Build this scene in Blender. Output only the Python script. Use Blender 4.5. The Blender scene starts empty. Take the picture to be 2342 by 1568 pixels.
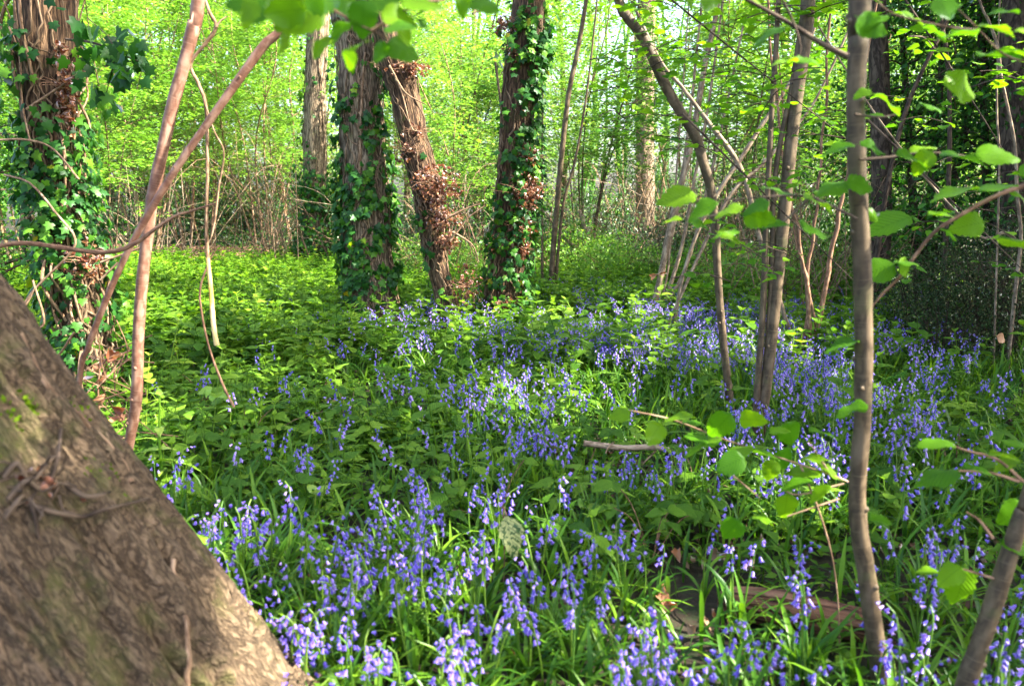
import bpy, math, random
import numpy as np
from math import radians, sin, cos, pi
from mathutils import Vector
R = np.random.default_rng(11)
random.seed(5)
S = bpy.context.scene
COL = S.collection

# ------------------------------------------------------------------ camera
PITCH = radians(10.4); CAM_H = 1.35; F = 1786.0      # F: focal length in 2342-px-wide units
cd = bpy.data.cameras.new('camera'); cam = bpy.data.objects.new('camera', cd); COL.objects.link(cam)
cam.location = (0, 0, CAM_H); cam.rotation_euler = (pi/2 - PITCH, 0, 0)
cd.sensor_width = 36; cd.lens = 36*F/2342; cd.clip_start = .05; cd.clip_end = 600
cd.dof.use_dof = True; cd.dof.focus_distance = 6.0; cd.dof.aperture_fstop = 3.3
S.camera = cam
# ------------------------------------------------------------------ light
SUN_AZ = radians(-12); SUN_EL = radians(45)           # azimuth from +X towards +Y
SUN = np.array([cos(SUN_EL)*cos(SUN_AZ), cos(SUN_EL)*sin(SUN_AZ), sin(SUN_EL)])
w = bpy.data.worlds.new('World'); S.world = w; w.use_nodes = True
nt = w.node_tree; sky = nt.nodes.new('ShaderNodeTexSky'); sky.sky_type = 'NISHITA'; sky.sun_disc = False
sky.sun_elevation = SUN_EL; sky.sun_rotation = pi/2 - SUN_AZ
sky.dust_density = 5.0; sky.air_density = .8; sky.ozone_density = .5
bg = nt.nodes['Background']; bg.inputs['Strength'].default_value = .15
nt.links.new(sky.outputs[0], bg.inputs[0])
sl = bpy.data.lights.new('sun', 'SUN'); sl.energy = 4.7; sl.angle = radians(.5); sl.color = (1, .91, .76)
so = bpy.data.objects.new('sun', sl); COL.objects.link(so)
so.rotation_euler = Vector(SUN).to_track_quat('Z', 'Y').to_euler()
S.view_settings.view_transform = 'Standard'; S.view_settings.look = 'None'
S.view_settings.exposure = 2.95; S.view_settings.gamma = 1
cy = S.cycles
cy.max_bounces = 8; cy.diffuse_bounces = 7; cy.glossy_bounces = 2; cy.transmission_bounces = 7
cy.transparent_max_bounces = 4; cy.caustics_reflective = False; cy.caustics_refractive = False
cy.sample_clamp_indirect = 10; cy.use_denoising = True
try: cy.denoising_prefilter = 'ACCURATE'
except Exception: pass

# ------------------------------------------------------------------ mapping from picture directions to places
RT = np.array([1., 0, 0]); FW = np.array([0, cos(PITCH), -sin(PITCH)]); UP = np.array([0, sin(PITCH), cos(PITCH)])
C0 = np.array([0, 0, CAM_H])
def ray(vx, vy): return FW + RT*(vx-1171)/F - UP*(vy-784)/F
def at(vx, vy, d):
    r = ray(vx, vy); return C0 + r*(d/r[1])
def gnd(vx, vy, z=0.):
    r = ray(vx, vy); return C0 + r*((z-CAM_H)/r[2])
def proj(p):
    q = np.asarray(p) - C0; dz = q@FW
    return 1171 + F*(q@RT)/dz, 784 - F*(q@UP)/dz, dz

# ------------------------------------------------------------------ numeric helpers
def hsh(i, j, k):
    n = (i*374761393 + j*668265263 + k*2147483647) & 0xffffffff
    n = ((n ^ (n >> 13))*1274126177) & 0xffffffff
    return ((n ^ (n >> 16)) & 0xffff)/65535.
def noise(x, y, z=0.):
    x, y, z = np.broadcast_arrays(np.asarray(x, float), np.asarray(y, float), np.asarray(z, float))
    i, j, k = [np.floor(a).astype(np.int64) for a in (x, y, z)]
    f, g, h = x-i, y-j, z-k
    f, g, h = [a*a*(3-2*a) for a in (f, g, h)]
    L = lambda a, b, t: a+(b-a)*t
    c = lambda a, b, d: hsh(i+a, j+b, k+d)
    return L(L(L(c(0,0,0), c(1,0,0), f), L(c(0,1,0), c(1,1,0), f), g),
             L(L(c(0,0,1), c(1,0,1), f), L(c(0,1,1), c(1,1,1), f), g), h)
def fbm(x, y, z=0., o=3):
    s = 0; a = .5
    for q in range(o):
        s = s + a*noise(np.asarray(x)*2**q+q*17.3, np.asarray(y)*2**q+q*5.1, np.asarray(z)*2**q+q*9.7); a *= .5
    return s/(1-.5**o)
def gh(x, y):
    x = np.asarray(x, float); y = np.asarray(y, float)
    return (fbm(x*.7+31, y*.7+7)-.5)*.10 + (noise(x*3+9, y*3)-.5)*.025
def nrm(v):
    v = np.asarray(v, float); return v/np.maximum(np.linalg.norm(v, axis=-1, keepdims=True), 1e-9)
def frames(fwd, nor, scale=1.):
    """matrices whose columns are side, forward, normal"""
    fwd, nor = np.broadcast_arrays(np.asarray(fwd, float), np.asarray(nor, float)); f = nrm(fwd); s = nrm(np.cross(f, nor)); n = np.cross(s, f)
    M = np.stack([s, f, n], -1)
    return M*np.reshape(np.asarray(scale, float), (-1, 1, 1)) if np.ndim(scale) else M*scale
def curve(pts, n=24):
    p = np.asarray(pts, float)
    if len(p) == 2: 
        t = np.linspace(0, 1, n)[:, None]; return p[0]*(1-t)+p[1]*t
    q = np.vstack([2*p[0]-p[1], p, 2*p[-1]-p[-2]]); out = []
    m = len(p)-1; T = np.linspace(0, m, n)
    for t in T:
        i = min(int(t), m-1); u = t-i
        a, b, c, d = q[i], q[i+1], q[i+2], q[i+3]
        out.append(.5*((2*b)+(c-a)*u+(2*a-5*b+4*c-d)*u*u+(3*b-a-3*c+d)*u**3))
    return np.array(out)

class Geo:
    def __init__(s): s.v = []; s.q = []; s.t = []; s.qr = []; s.tr = []; s.uv = []; s.n = 0
    def raw(s, V, Q, T, UV, rnd):
        V = np.asarray(V, float).reshape(-1, 3)
        if Q is not None and len(Q): s.q.append(np.asarray(Q)+s.n); s.qr.append(np.broadcast_to(rnd, (len(Q),)))
        if T is not None and len(T): s.t.append(np.asarray(T)+s.n); s.tr.append(np.broadcast_to(rnd, (len(T),)))
        s.v.append(V); s.uv.append(np.asarray(UV, float).reshape(-1, 3)); s.n += len(V)
    def inst(s, tpl, pos, M, rnd=None):
        V, Q, T, UV = tpl; pos = np.asarray(pos, float).reshape(-1, 3); N = len(pos)
        if N == 0: return
        if rnd is None: rnd = R.random(N)
        W = np.einsum('nij,kj->nki', np.broadcast_to(M, (N, 3, 3)), V)+pos[:, None]
        off = (np.arange(N)*len(V))[:, None, None]; k = len(V)
        q = (np.asarray(Q)[None]+off).reshape(-1, 4) if len(Q) else None
        t = (np.asarray(T)[None]+off).reshape(-1, 3) if len(T) else None
        if q is not None: s.q.append(q+s.n); s.qr.append(np.repeat(rnd, len(Q)))
        if t is not None: s.t.append(t+s.n); s.tr.append(np.repeat(rnd, len(T)))
        s.v.append(W.reshape(-1, 3)); s.uv.append(np.tile(UV, (N, 1))); s.n += N*k
    def tube(s, pts, rad, seg=6, rnd=.5, bump=0., bs=6., ridge=.7):
        p = np.asarray(pts, float); n = len(p); rad = np.broadcast_to(rad, (n,)).astype(float)
        tg = nrm(np.gradient(p, axis=0)); a = np.cross(tg[0], [0, 1, .3]); 
        if np.linalg.norm(a) < 1e-3: a = np.cross(tg[0], [1, 0, 0])
        a = nrm(a); A = np.zeros((n, 3)); A[0] = a
        for i in range(1, n):
            a = a-tg[i]*(a@tg[i]); a = nrm(a); A[i] = a
        B = np.cross(tg, A); th = np.arange(seg)*2*pi/seg
        L = np.concatenate([[0], np.cumsum(np.linalg.norm(np.diff(p, axis=0), axis=1))])
        c, si = np.cos(th), np.sin(th); r = np.repeat(rad[:, None], seg, 1)
        if bump:
            rm = rad.mean()
            X = c[None]*rm*bs; Y = si[None]*rm*bs; Z = L[:, None]
            r = r*(1+bump*(fbm(X+3, Y, Z*1.2, 3)-.5)*2 + bump*ridge*(np.abs(fbm(X*3, Y*3, Z*bs*.25, 2)-.5)*-4+.5))
        V = p[:, None]+A[:, None]*(r*c)[..., None]+B[:, None]*(r*si)[..., None]
        UV = np.stack([rad[:, None]*c, rad[:, None]*si, np.repeat(L[:, None], seg, 1)], -1)
        i = np.arange(n-1)[:, None]*seg; j = np.arange(seg)[None]; j2 = (j+1) % seg
        Q = np.stack([i+j, i+j2, i+seg+j2, i+seg+j], -1).reshape(-1, 4)
        s.raw(V, Q, None, UV, rnd)
        return p, tg, A, B
    def build(s, name, mat, parent=None, smooth=True, loc=None):
        if s.n == 0: return None
        me = bpy.data.meshes.new(name); V = np.concatenate(s.v)
        if loc is not None: V = V-np.asarray(loc)
        Q = np.concatenate(s.q) if s.q else np.zeros((0, 4), int); T = np.concatenate(s.t) if s.t else np.zeros((0, 3), int)
        me.vertices.add(len(V)); me.vertices.foreach_set('co', V.astype(np.float32).ravel())
        me.loops.add(Q.size+T.size); me.loops.foreach_set('vertex_index', np.concatenate([Q.ravel(), T.ravel()]).astype(np.int32))
        nq, ntr = len(Q), len(T); me.polygons.add(nq+ntr)
        me.polygons.foreach_set('loop_start', np.concatenate([np.arange(nq)*4, nq*4+np.arange(ntr)*3]).astype(np.int32))
        me.polygons.foreach_set('use_smooth', np.full(nq+ntr, smooth))
        rr = np.concatenate((s.qr if s.q else [])+(s.tr if s.t else []))
        at_ = me.attributes.new('rnd', 'FLOAT', 'FACE'); at_.data.foreach_set('value', rr.astype(np.float32))
        au = me.attributes.new('uvp', 'FLOAT_VECTOR', 'POINT'); au.data.foreach_set('vector', np.concatenate(s.uv).astype(np.float32).ravel())
        me.update(calc_edges=True)
        if mat: me.materials.append(mat)
        o = bpy.data.objects.new(name, me); COL.objects.link(o)
        if parent: o.parent = parent
        return o

def tag(o, label=None, cat=None, group=None, kind=None):
    if label: o['label'] = label
    if cat: o['category'] = cat
    if group: o['group'] = group
    if kind: o['kind'] = kind
    return o
def empty(name, loc, label, cat, group=None):
    o = bpy.data.objects.new(name, None); COL.objects.link(o); o.location = tuple(loc); o.empty_display_size = .1
    return tag(o, label, cat, group)
class Thing:
    """an Empty at the thing's base; parts are built in world coordinates and hung under it"""
    def __init__(s, name, loc, label, cat, group=None):
        s.loc = np.asarray(loc, float); s.o = empty(name, loc, label, cat, group)
    def part(s, geo, name, mat, parent=None):
        o = geo.build(name, mat, s.o if parent is None else parent, loc=s.loc)
        return o
def copy_tree(o, parent=None):
    c = o.copy(); COL.objects.link(c); c.parent = parent
    for ch in o.children:
        copy_tree(ch, c)
    return c

# ------------------------------------------------------------------ materials
def newmat(name):
    m = bpy.data.materials.new(name); m.use_nodes = True; t = m.node_tree
    for n in list(t.nodes): t.nodes.remove(n)
    return m, t, (lambda k, **kw: mk(t, k, **kw))
def mk(t, k, **kw):
    n = t.nodes.new(k)
    for a, b in kw.items():
        if a.startswith('i_'):
            key = a[2:]; key = int(key) if key.isdigit() else key.replace('_', ' ')
            n.inputs[key].default_value = b
        else: setattr(n, a, b)
    return n
def ramp(t, stops):
    n = t.nodes.new('ShaderNodeValToRGB'); e = n.color_ramp.elements
    while len(e) < len(stops): e.new(.5)
    for i, (p, c) in enumerate(stops): e[i].position = p; e[i].color = (*c, 1)
    return n
def leafmat(name, stops, trans=(1.5, 1.6, .8), tf=.45, gloss=.06, rough=.4, veins=0., patch=None):
    """stops: colour along the per-leaf random; trans multiplies the colour for light coming through"""
    m, t, N = newmat(name); L = t.links.new
    out = N('ShaderNodeOutputMaterial'); a = N('ShaderNodeAttribute', attribute_name='rnd')
    r = ramp(t, stops); L(a.outputs['Fac'], r.inputs[0]); col = r.outputs[0]
    di = N('ShaderNodeBsdfDiffuse'); tr = N('ShaderNodeBsdfTranslucent')
    if veins or patch:
        u = N('ShaderNodeAttribute', attribute_name='uvp'); sp = N('ShaderNodeSeparateXYZ'); L(u.outputs['Vector'], sp.inputs[0])
        ab = N('ShaderNodeMath', operation='ABSOLUTE'); L(sp.outputs[0], ab.inputs[0])
        k = N('ShaderNodeMath', operation='MULTIPLY_ADD'); L(ab.outputs[0], k.inputs[0]); k.inputs[1].default_value = -1.1; L(sp.outputs[1], k.inputs[2])
        f = N('ShaderNodeMath', operation='MULTIPLY'); L(k.outputs[0], f.inputs[0]); f.inputs[1].default_value = 2*pi*9
        s = N('ShaderNodeMath', operation='SINE'); L(f.outputs[0], s.inputs[0])
        mid = N('ShaderNodeMapRange'); L(ab.outputs[0], mid.inputs[0]); mid.inputs[1].default_value = 0; mid.inputs[2].default_value = .03
        mid.inputs[3].default_value = 1.6; mid.inputs[4].default_value = 0
        ad = N('ShaderNodeMath', operation='MAXIMUM'); L(s.outputs[0], ad.inputs[0]); L(mid.outputs[0], ad.inputs[1])
        vr = N('ShaderNodeMapRange'); L(ad.outputs[0], vr.inputs[0]); vr.inputs[1].default_value = .5; vr.inputs[2].default_value = 1.2
        mx = N('ShaderNodeMix', data_type='RGBA', blend_type='MULTIPLY'); L(col, mx.inputs[6]); mx.inputs[7].default_value = (.42, .55, .5, 1)
        fm = N('ShaderNodeMath', operation='MULTIPLY'); L(vr.outputs[0], fm.inputs[0]); fm.inputs[1].default_value = veins; L(fm.outputs[0], mx.inputs[0])
        col = mx.outputs[2]
        bp = N('ShaderNodeBump'); bp.inputs['Strength'].default_value = .5; bp.inputs['Distance'].default_value = .004
        L(s.outputs[0], bp.inputs['Height']); L(bp.outputs[0], di.inputs['Normal'])
        if patch:
            ns = N('ShaderNodeTexNoise', i_Scale=9.); L(u.outputs['Vector'], ns.inputs[0])
            pr = N('ShaderNodeMapRange'); L(ns.outputs[0], pr.inputs[0]); pr.inputs[1].default_value = .50; pr.inputs[2].default_value = .56
            m2 = N('ShaderNodeMix', data_type='RGBA'); L(pr.outputs[0], m2.inputs[0]); L(col, m2.inputs[6]); m2.inputs[7].default_value = (*patch, 1); col = m2.outputs[2]
    L(col, di.inputs[0])
    mm = N('ShaderNodeMix', data_type='RGBA', blend_type='MULTIPLY'); mm.inputs[0].default_value = 1; L(col, mm.inputs[6]); mm.inputs[7].default_value = (*trans, 1)
    L(mm.outputs[2], tr.inputs[0])
    mix = N('ShaderNodeMixShader'); mix.inputs[0].default_value = tf; L(di.outputs[0], mix.inputs[1]); L(tr.outputs[0], mix.inputs[2])
    last = mix
    if gloss:
        g = N('ShaderNodeBsdfGlossy', i_Roughness=rough); g.inputs[0].default_value = (.9, .95, 1, 1)
        m3 = N('ShaderNodeMixShader'); fr = N('ShaderNodeFresnel', i_IOR=1.4)
        mu = N('ShaderNodeMath', operation='MULTIPLY_ADD'); L(fr.outputs[0], mu.inputs[0]); mu.inputs[1].default_value = gloss*6; mu.inputs[2].default_value = gloss*.2
        L(mu.outputs[0], m3.inputs[0]); L(mix.outputs[0], m3.inputs[1]); L(g.outputs[0], m3.inputs[2]); last = m3
    L(last.outputs[0], out.inputs[0])
    return m
def barkmat(name, dark, mid, light, s=30., stretch=.14, bump=.02, moss=0., mosscol=(.05, .09, .015), rings=0., fmin=.22, rough=.85):
    m, t, N = newmat(name); L = t.links.new
    out = N('ShaderNodeOutputMaterial'); b = N('ShaderNodeBsdfPrincipled', i_Roughness=rough); b.inputs['Specular IOR Level'].default_value = .25
    u = N('ShaderNodeAttribute', attribute_name='uvp')
    mp = N('ShaderNodeMapping'); mp.inputs['Scale'].default_value = (s, s, s*stretch); L(u.outputs['Vector'], mp.inputs[0])
    d0 = N('ShaderNodeTexNoise', i_Scale=.35, i_Detail=2.); L(mp.outputs[0], d0.inputs[0])
    vm = N('ShaderNodeVectorMath', operation='MULTIPLY_ADD'); L(d0.outputs['Color'], vm.inputs[0]); vm.inputs[1].default_value = (1.6, 1.6, 1.6); L(mp.outputs[0], vm.inputs[2])
    n1 = N('ShaderNodeTexNoise', i_Scale=1., i_Detail=6., i_Roughness=.6); L(vm.outputs[0], n1.inputs[0])
    v1 = N('ShaderNodeTexNoise', i_Scale=.55, i_Detail=3., i_Roughness=.55); L(vm.outputs[0], v1.inputs[0])
    v2 = N('ShaderNodeMath', operation='SUBTRACT'); L(v1.outputs[0], v2.inputs[0]); v2.inputs[1].default_value = .5
    v3 = N('ShaderNodeMath', operation='ABSOLUTE'); L(v2.outputs[0], v3.inputs[0])
    vr = N('ShaderNodeMapRange'); L(v3.outputs[0], vr.inputs[0]); vr.inputs[1].default_value = 0; vr.inputs[2].default_value = .09; vr.inputs[3].default_value = fmin
    h = N('ShaderNodeMath', operation='MULTIPLY'); L(vr.outputs[0], h.inputs[0]); L(n1.outputs[0], h.inputs[1])
    r = ramp(t, [(.08, dark), (.36, mid), (.62, light)]); L(h.outputs[0], r.inputs[0]); col = r.outputs[0]
    n2 = N('ShaderNodeTexNoise', i_Scale=5., i_Detail=4.); L(u.outputs['Vector'], n2.inputs[0])
    tint = N('ShaderNodeMix', data_type='RGBA', blend_type='MULTIPLY'); tint.inputs[0].default_value = .6; L(col, tint.inputs[6])
    tr_ = ramp(t, [(.3, (.62, .6, .55)), (.55, (1, .95, .9)), (.7, (1.15, 1.15, 1.1))]); L(n2.outputs[0], tr_.inputs[0]); L(tr_.outputs[0], tint.inputs[7]); col = tint.outputs[2]
    if moss:
        n3 = N('ShaderNodeTexNoise', i_Scale=7., i_Detail=5., i_Roughness=.65); L(u.outputs['Vector'], n3.inputs[0])
        mr = N('ShaderNodeMapRange'); L(n3.outputs[0], mr.inputs[0]); mr.inputs[1].default_value = .62-.22*moss; mr.inputs[2].default_value = .8-.2*moss
        mr.inputs[4].default_value = .75
        mx = N('ShaderNodeMix', data_type='RGBA'); L(mr.outputs[0], mx.inputs[0]); L(col, mx.inputs[6]); mx.inputs[7].default_value = (*mosscol, 1); col = mx.outputs[2]
    hh = h.outputs[0]
    if rings:
        mp2 = N('ShaderNodeMapping'); mp2.inputs['Scale'].default_value = (12, 12, 160); L(u.outputs['Vector'], mp2.inputs[0])
        n4 = N('ShaderNodeTexNoise', i_Scale=1., i_Detail=2.); L(mp2.outputs[0], n4.inputs[0])
        mr = N('ShaderNodeMapRange'); L(n4.outputs[0], mr.inputs[0]); mr.inputs[1].default_value = .55; mr.inputs[2].default_value = .7
        f = N('ShaderNodeMath', operation='MULTIPLY'); L(mr.outputs[0], f.inputs[0]); f.inputs[1].default_value = rings
        mx = N('ShaderNodeMix', data_type='RGBA'); L(f.outputs[0], mx.inputs[0]); L(col, mx.inputs[6]); mx.inputs[7].default_value = (*light, 1); col = mx.outputs[2]
    L(col, b.inputs['Base Color'])
    bp = N('ShaderNodeBump', i_Strength=1., i_Distance=bump); L(hh, bp.inputs['Height']); L(bp.outputs[0], b.inputs['Normal'])
    L(b.outputs[0], out.inputs[0])
    return m
def simplemat(name, stops, rough=.8, s=20.):
    m, t, N = newmat(name); L = t.links.new
    out = N('ShaderNodeOutputMaterial'); b = N('ShaderNodeBsdfPrincipled', i_Roughness=rough); b.inputs['Specular IOR Level'].default_value = .25
    g = N('ShaderNodeNewGeometry'); n1 = N('ShaderNodeTexNoise', i_Scale=s, i_Detail=6., i_Roughness=.65); L(g.outputs['Position'], n1.inputs[0])
    r = ramp(t, stops); L(n1.outputs[0], r.inputs[0]); L(r.outputs[0], b.inputs['Base Color'])
    bp = N('ShaderNodeBump', i_Strength=.7, i_Distance=.02); L(n1.outputs[0], bp.inputs['Height']); L(bp.outputs[0], b.inputs['Normal'])
    L(b.outputs[0], out.inputs[0]); return m

M_soil = simplemat('forest_soil', [(.35, (.010, .008, .005)), (.5, (.024, .017, .010)), (.6, (.014, .024, .007)), (.75, (.06, .04, .025))], s=14)
M_path = simplemat('path_litter', [(.35, (.10, .05, .03)), (.5, (.22, .12, .075)), (.65, (.34, .21, .14))], s=22)
M_oak = barkmat('oak_bark', (.03, .022, .015), (.14, .105, .07), (.34, .27, .19), s=62, stretch=.12, bump=.012, moss=.25)
M_lean = barkmat('leaning_bark', (.018, .013, .008), (.085, .060, .037), (.18, .132, .085), s=165, stretch=.30, bump=.014, fmin=.40, moss=.5, mosscol=(.085, .095, .022))
M_ivybark = barkmat('ivied_bark', (.018, .011, .007), (.066, .040, .023), (.19, .12, .068), s=60, stretch=.12, bump=.014, moss=.2)
M_hazel = barkmat('hazel_bark', (.045, .033, .020), (.085, .062, .036), (.14, .105, .065), s=26, stretch=.5, bump=.0008, moss=.3, mosscol=(.10, .105, .04), rings=.5, rough=.6)
M_hazelred = barkmat('hazel_bark_reddish', (.12, .055, .036), (.19, .10, .068), (.30, .19, .14), s=24, stretch=.6, bump=.0008, rings=.5, rough=.6)
M_pale = barkmat('pale_stem', (.11, .08, .055), (.22, .17, .12), (.36, .29, .21), s=30, stretch=.4, bump=.002, rings=.3)
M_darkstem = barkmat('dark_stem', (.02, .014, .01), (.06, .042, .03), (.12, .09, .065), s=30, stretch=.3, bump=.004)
M_twig = barkmat('twig', (.10, .06, .035), (.22, .145, .09), (.38, .27, .18), s=60, stretch=.3, bump=.001)
M_darktwig = barkmat('brown_twig', (.05, .035, .02), (.13, .09, .055), (.25, .18, .12), s=40, stretch=.3, bump=.001)
M_redtwig = barkmat('red_twig', (.10, .055, .035), (.20, .115, .07), (.32, .20, .13), s=60, stretch=.3, bump=.001)
M_deadwood = barkmat('dead_wood', (.02, .010, .006), (.12, .055, .03), (.22, .12, .075), s=40, stretch=.06, bump=.02)
M_hz = leafmat('hazel_leaf', [(0, (.06, .19, .008)), (.5, (.10, .26, .009)), (1, (.17, .33, .010))], trans=(1.5, 1.45, .5), tf=.55, gloss=.015, veins=.45)
M_bgleaf = leafmat('woodland_leaf', [(0, (.06, .18, .02)), (.5, (.14, .31, .035)), (.85, (.22, .39, .05)), (1, (.30, .42, .08))], trans=(1.5, 1.4, .7), tf=.5, gloss=.04)
M_bgmid = leafmat('woodland_leaf_deep', [(0, (.055, .15, .015)), (.5, (.11, .24, .020)), (1, (.18, .33, .03))], trans=(1.3, 1.4, .8), tf=.45, gloss=.03)
M_bgdark = leafmat('undergrowth_leaf', [(0, (.015, .05, .010)), (.6, (.03, .10, .014)), (1, (.08, .18, .015))], trans=(1.4, 1.6, .6), tf=.35, gloss=.08)  # darker green leaf of the undergrowth bushes
M_ivy = leafmat('ivy_leaf', [(0, (.009, .045, .010)), (.6, (.024, .10, .014)), (.9, (.07, .19, .018)), (.985, (.10, .24, .015)), (1, (.42, .34, .01))], trans=(1.4, 1.7, .5), tf=.35, gloss=.03, rough=.4)
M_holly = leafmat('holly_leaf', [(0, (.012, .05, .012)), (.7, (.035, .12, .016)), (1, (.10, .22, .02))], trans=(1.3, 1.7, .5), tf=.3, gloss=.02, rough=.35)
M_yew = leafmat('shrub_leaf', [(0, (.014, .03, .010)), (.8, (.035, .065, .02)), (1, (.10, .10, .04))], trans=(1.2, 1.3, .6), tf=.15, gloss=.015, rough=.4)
M_herb = leafmat('herb_leaf', [(0, (.045, .125, .012)), (.5, (.105, .22, .018)), (.9, (.17, .30, .028)), (1, (.26, .37, .04))], trans=(1.4, 1.5, .45), tf=.42, gloss=.015, veins=.4)
M_strap = leafmat('strap_leaf', [(0, (.022, .08, .008)), (.6, (.058, .16, .010)), (1, (.15, .28, .016))], trans=(1.6, 1.6, .5), tf=.4, gloss=.03, rough=.35)
M_fern = leafmat('fern_frond', [(0, (.03, .14, .012)), (1, (.08, .26, .02))], trans=(1.5, 1.5, .5), tf=.45, gloss=.03)
M_stalk = leafmat('flower_stalk', [(0, (.07, .19, .02)), (1, (.17, .29, .03))], trans=(1.4, 1.3, .5), tf=.35, gloss=.06)
M_shoot = leafmat('shoot', [(0, (.15, .32, .025)), (1, (.30, .42, .06))], trans=(1.5, 1.4, .5), tf=.45, gloss=.06)
M_bell = leafmat('bluebell_petal', [(0, (.085, .06, .44)), (.5, (.16, .105, .58)), (.9, (.30, .20, .66)), (1, (.40, .30, .72))], trans=(1.25, 1.0, 1.15), tf=.38, gloss=.03)
M_dead = leafmat('dead_leaf', [(0, (.08, .026, .014)), (.5, (.19, .068, .034)), (1, (.40, .21, .11))], trans=(1.4, 1.0, .6), tf=.3, gloss=.05)
M_litter = leafmat('litter_leaf', [(0, (.05, .025, .014)), (.6, (.16, .085, .05)), (1, (.38, .25, .16))], trans=(1.2, 1., .7), tf=.2, gloss=.04)
M_shadow_dappled = leafmat('shadow_dappled_leaf', [(0, (.30, .34, .13)), (1, (.32, .34, .14))], trans=(1., 1., .7), tf=.35, gloss=.03, veins=.4, patch=(.05, .10, .03))  # dark patches paint dappled shadow into this leaf's colour
M_white = leafmat('white_petal', [(0, (.38, .42, .26)), (1, (.45, .48, .34))], trans=(1, 1, 1), tf=.3, gloss=0)
M_moss = leafmat('moss_tuft', [(0, (.06, .12, .008)), (1, (.13, .22, .012))], trans=(1.4, 1.4, .5), tf=.3, gloss=0)

# ------------------------------------------------------------------ leaf shapes (lie along +Y from the stalk, face up +Z)
def T_simple(w=.62, fold=.07, droop=.10):
    V = np.array([[0, 0, 0], [w/2, .42, fold], [0, 1, -droop], [-w/2, .42, fold], [0, .45, .0]])
    return V, np.array([[0, 1, 2, 4], [0, 4, 2, 3]]), [], V*[1, 1, 0]
def T_mid(w=.7, fold=.06, droop=.14):
    V = np.array([[0, 0, 0], [w*.40, .2, fold], [w*.5, .52, fold*.8], [w*.3, .8, fold*.3-droop*.4], [0, 1, -droop], [-w*.3, .8, fold*.3-droop*.4], [-w*.5, .52, fold*.8], [-w*.40, .2, fold],
                  [0, .25, 0], [0, .55, 0], [0, .8, -droop*.5]])
    Q = [[1, 2, 9, 8], [2, 3, 10, 9], [9, 6, 7, 8], [10, 5, 6, 9]]; T = [[0, 1, 8], [0, 8, 7], [3, 4, 10], [10, 4, 5]]
    return V, np.array(Q), np.array(T), V*[1, 1, 0]
def T_leaf(w=.8, n=12, teeth=.05, prof='round', fold=.05, droop=.16, wav=.03, seed=0, petiole=.12):
    r = np.random.default_rng(seed); V = []; UV = []
    for i in range(n+1):
        t = i/n
        if prof == 'round': h = (sin(pi*min(t*1.02, 1)**.72))**.62 * (1-.12*t)
        elif prof == 'nettle': h = (1-t)**.85 * min(1, (t*6)**.6)*1.12
        elif prof == 'ovate': h = sin(pi*t**.75)**.85
        else: h = sin(pi*t)
        if t >= .999: h = 0
        for k, u in enumerate((-1, -.5, 0, .5, 1)):
            tooth = (teeth*(1 if i % 2 else -.6)) if abs(u) == 1 and 0 < i < n else 0
            x = u*w/2*h*(1+tooth*1.2)
            z = fold*abs(u)*h + wav*sin(9*t+2*u+seed)*h*abs(u) - droop*t*t - .04*abs(u)**2
            V.append([x, t+(tooth*.3 if abs(u) == 1 else 0), z+.0]); UV.append([x, t, 0])
    Q = []
    for i in range(n):
        for k in range(4):
            a = i*5+k; Q.append([a, a+1, a+6, a+5])
    m = len(V); pr = .012
    for (x, y, z) in ((-pr, 0, 0), (pr, 0, 0), (pr, -petiole, .02), (-pr, -petiole, .02)): V.append([x, y, z]); UV.append([.2, y, 0])
    Q.append([m+3, m+2, m+1, m])
    return np.array(V), np.array(Q), [], np.array(UV)
def T_ivy(seed=0):
    P = np.array([[0, 0], [.22, -.12], [.5, .02], [.36, .25], [.56, .5], [.25, .55], [0, 1], [-.25, .55], [-.56, .5], [-.36, .25], [-.5, .02], [-.22, -.12]])
    V = np.concatenate([[[0, .35, .06]], np.c_[P, -np.abs(P[:, 0])*.12-.04*P[:, 1]]])
    T = [[0, 1+i, 1+(i+1) % 12] for i in range(12)]
    return V, [], np.array(T), V*[1, 1, 0]
L_s = T_simple(); L_m = T_mid(); L_m2 = T_mid(.55, .05, .2); L_ivy = T_ivy()
L_h = [T_leaf(w_, 14, te, 'round', fo, dr_, wv, s) for s, (w_, te, fo, dr_, wv) in enumerate([(.86, .06, .05, .14, .03), (.78, .08, .12, .20, .05), (.92, .05, -.05, .24, .06), (.70, .07, .16, .10, .05), (.84, .09, .03, .27, .06), (.80, .05, .09, .22, .09)])]
L_n = [T_leaf(.62, 10, .10, 'nettle', .06, .25, .03, s) for s in range(2)]
L_o = [T_leaf(.62, 10, .05, 'ovate', .07, .22, .03, s) for s in range(2)]
def T_curl(seed):
    V, Q, T, UV = T_leaf(.6, 6, .1, 'ovate', .1, 0, .1, seed); V = V.copy()
    a = V[:, 1]*2.6; V2 = V.copy(); V2[:, 1] = np.sin(a)*.4; V2[:, 2] = V[:, 2]+(1-np.cos(a))*.35+np.abs(V[:, 0])*.9
    return V2, Q, T, UV
L_d = [T_curl(s) for s in range(3)]
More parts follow.
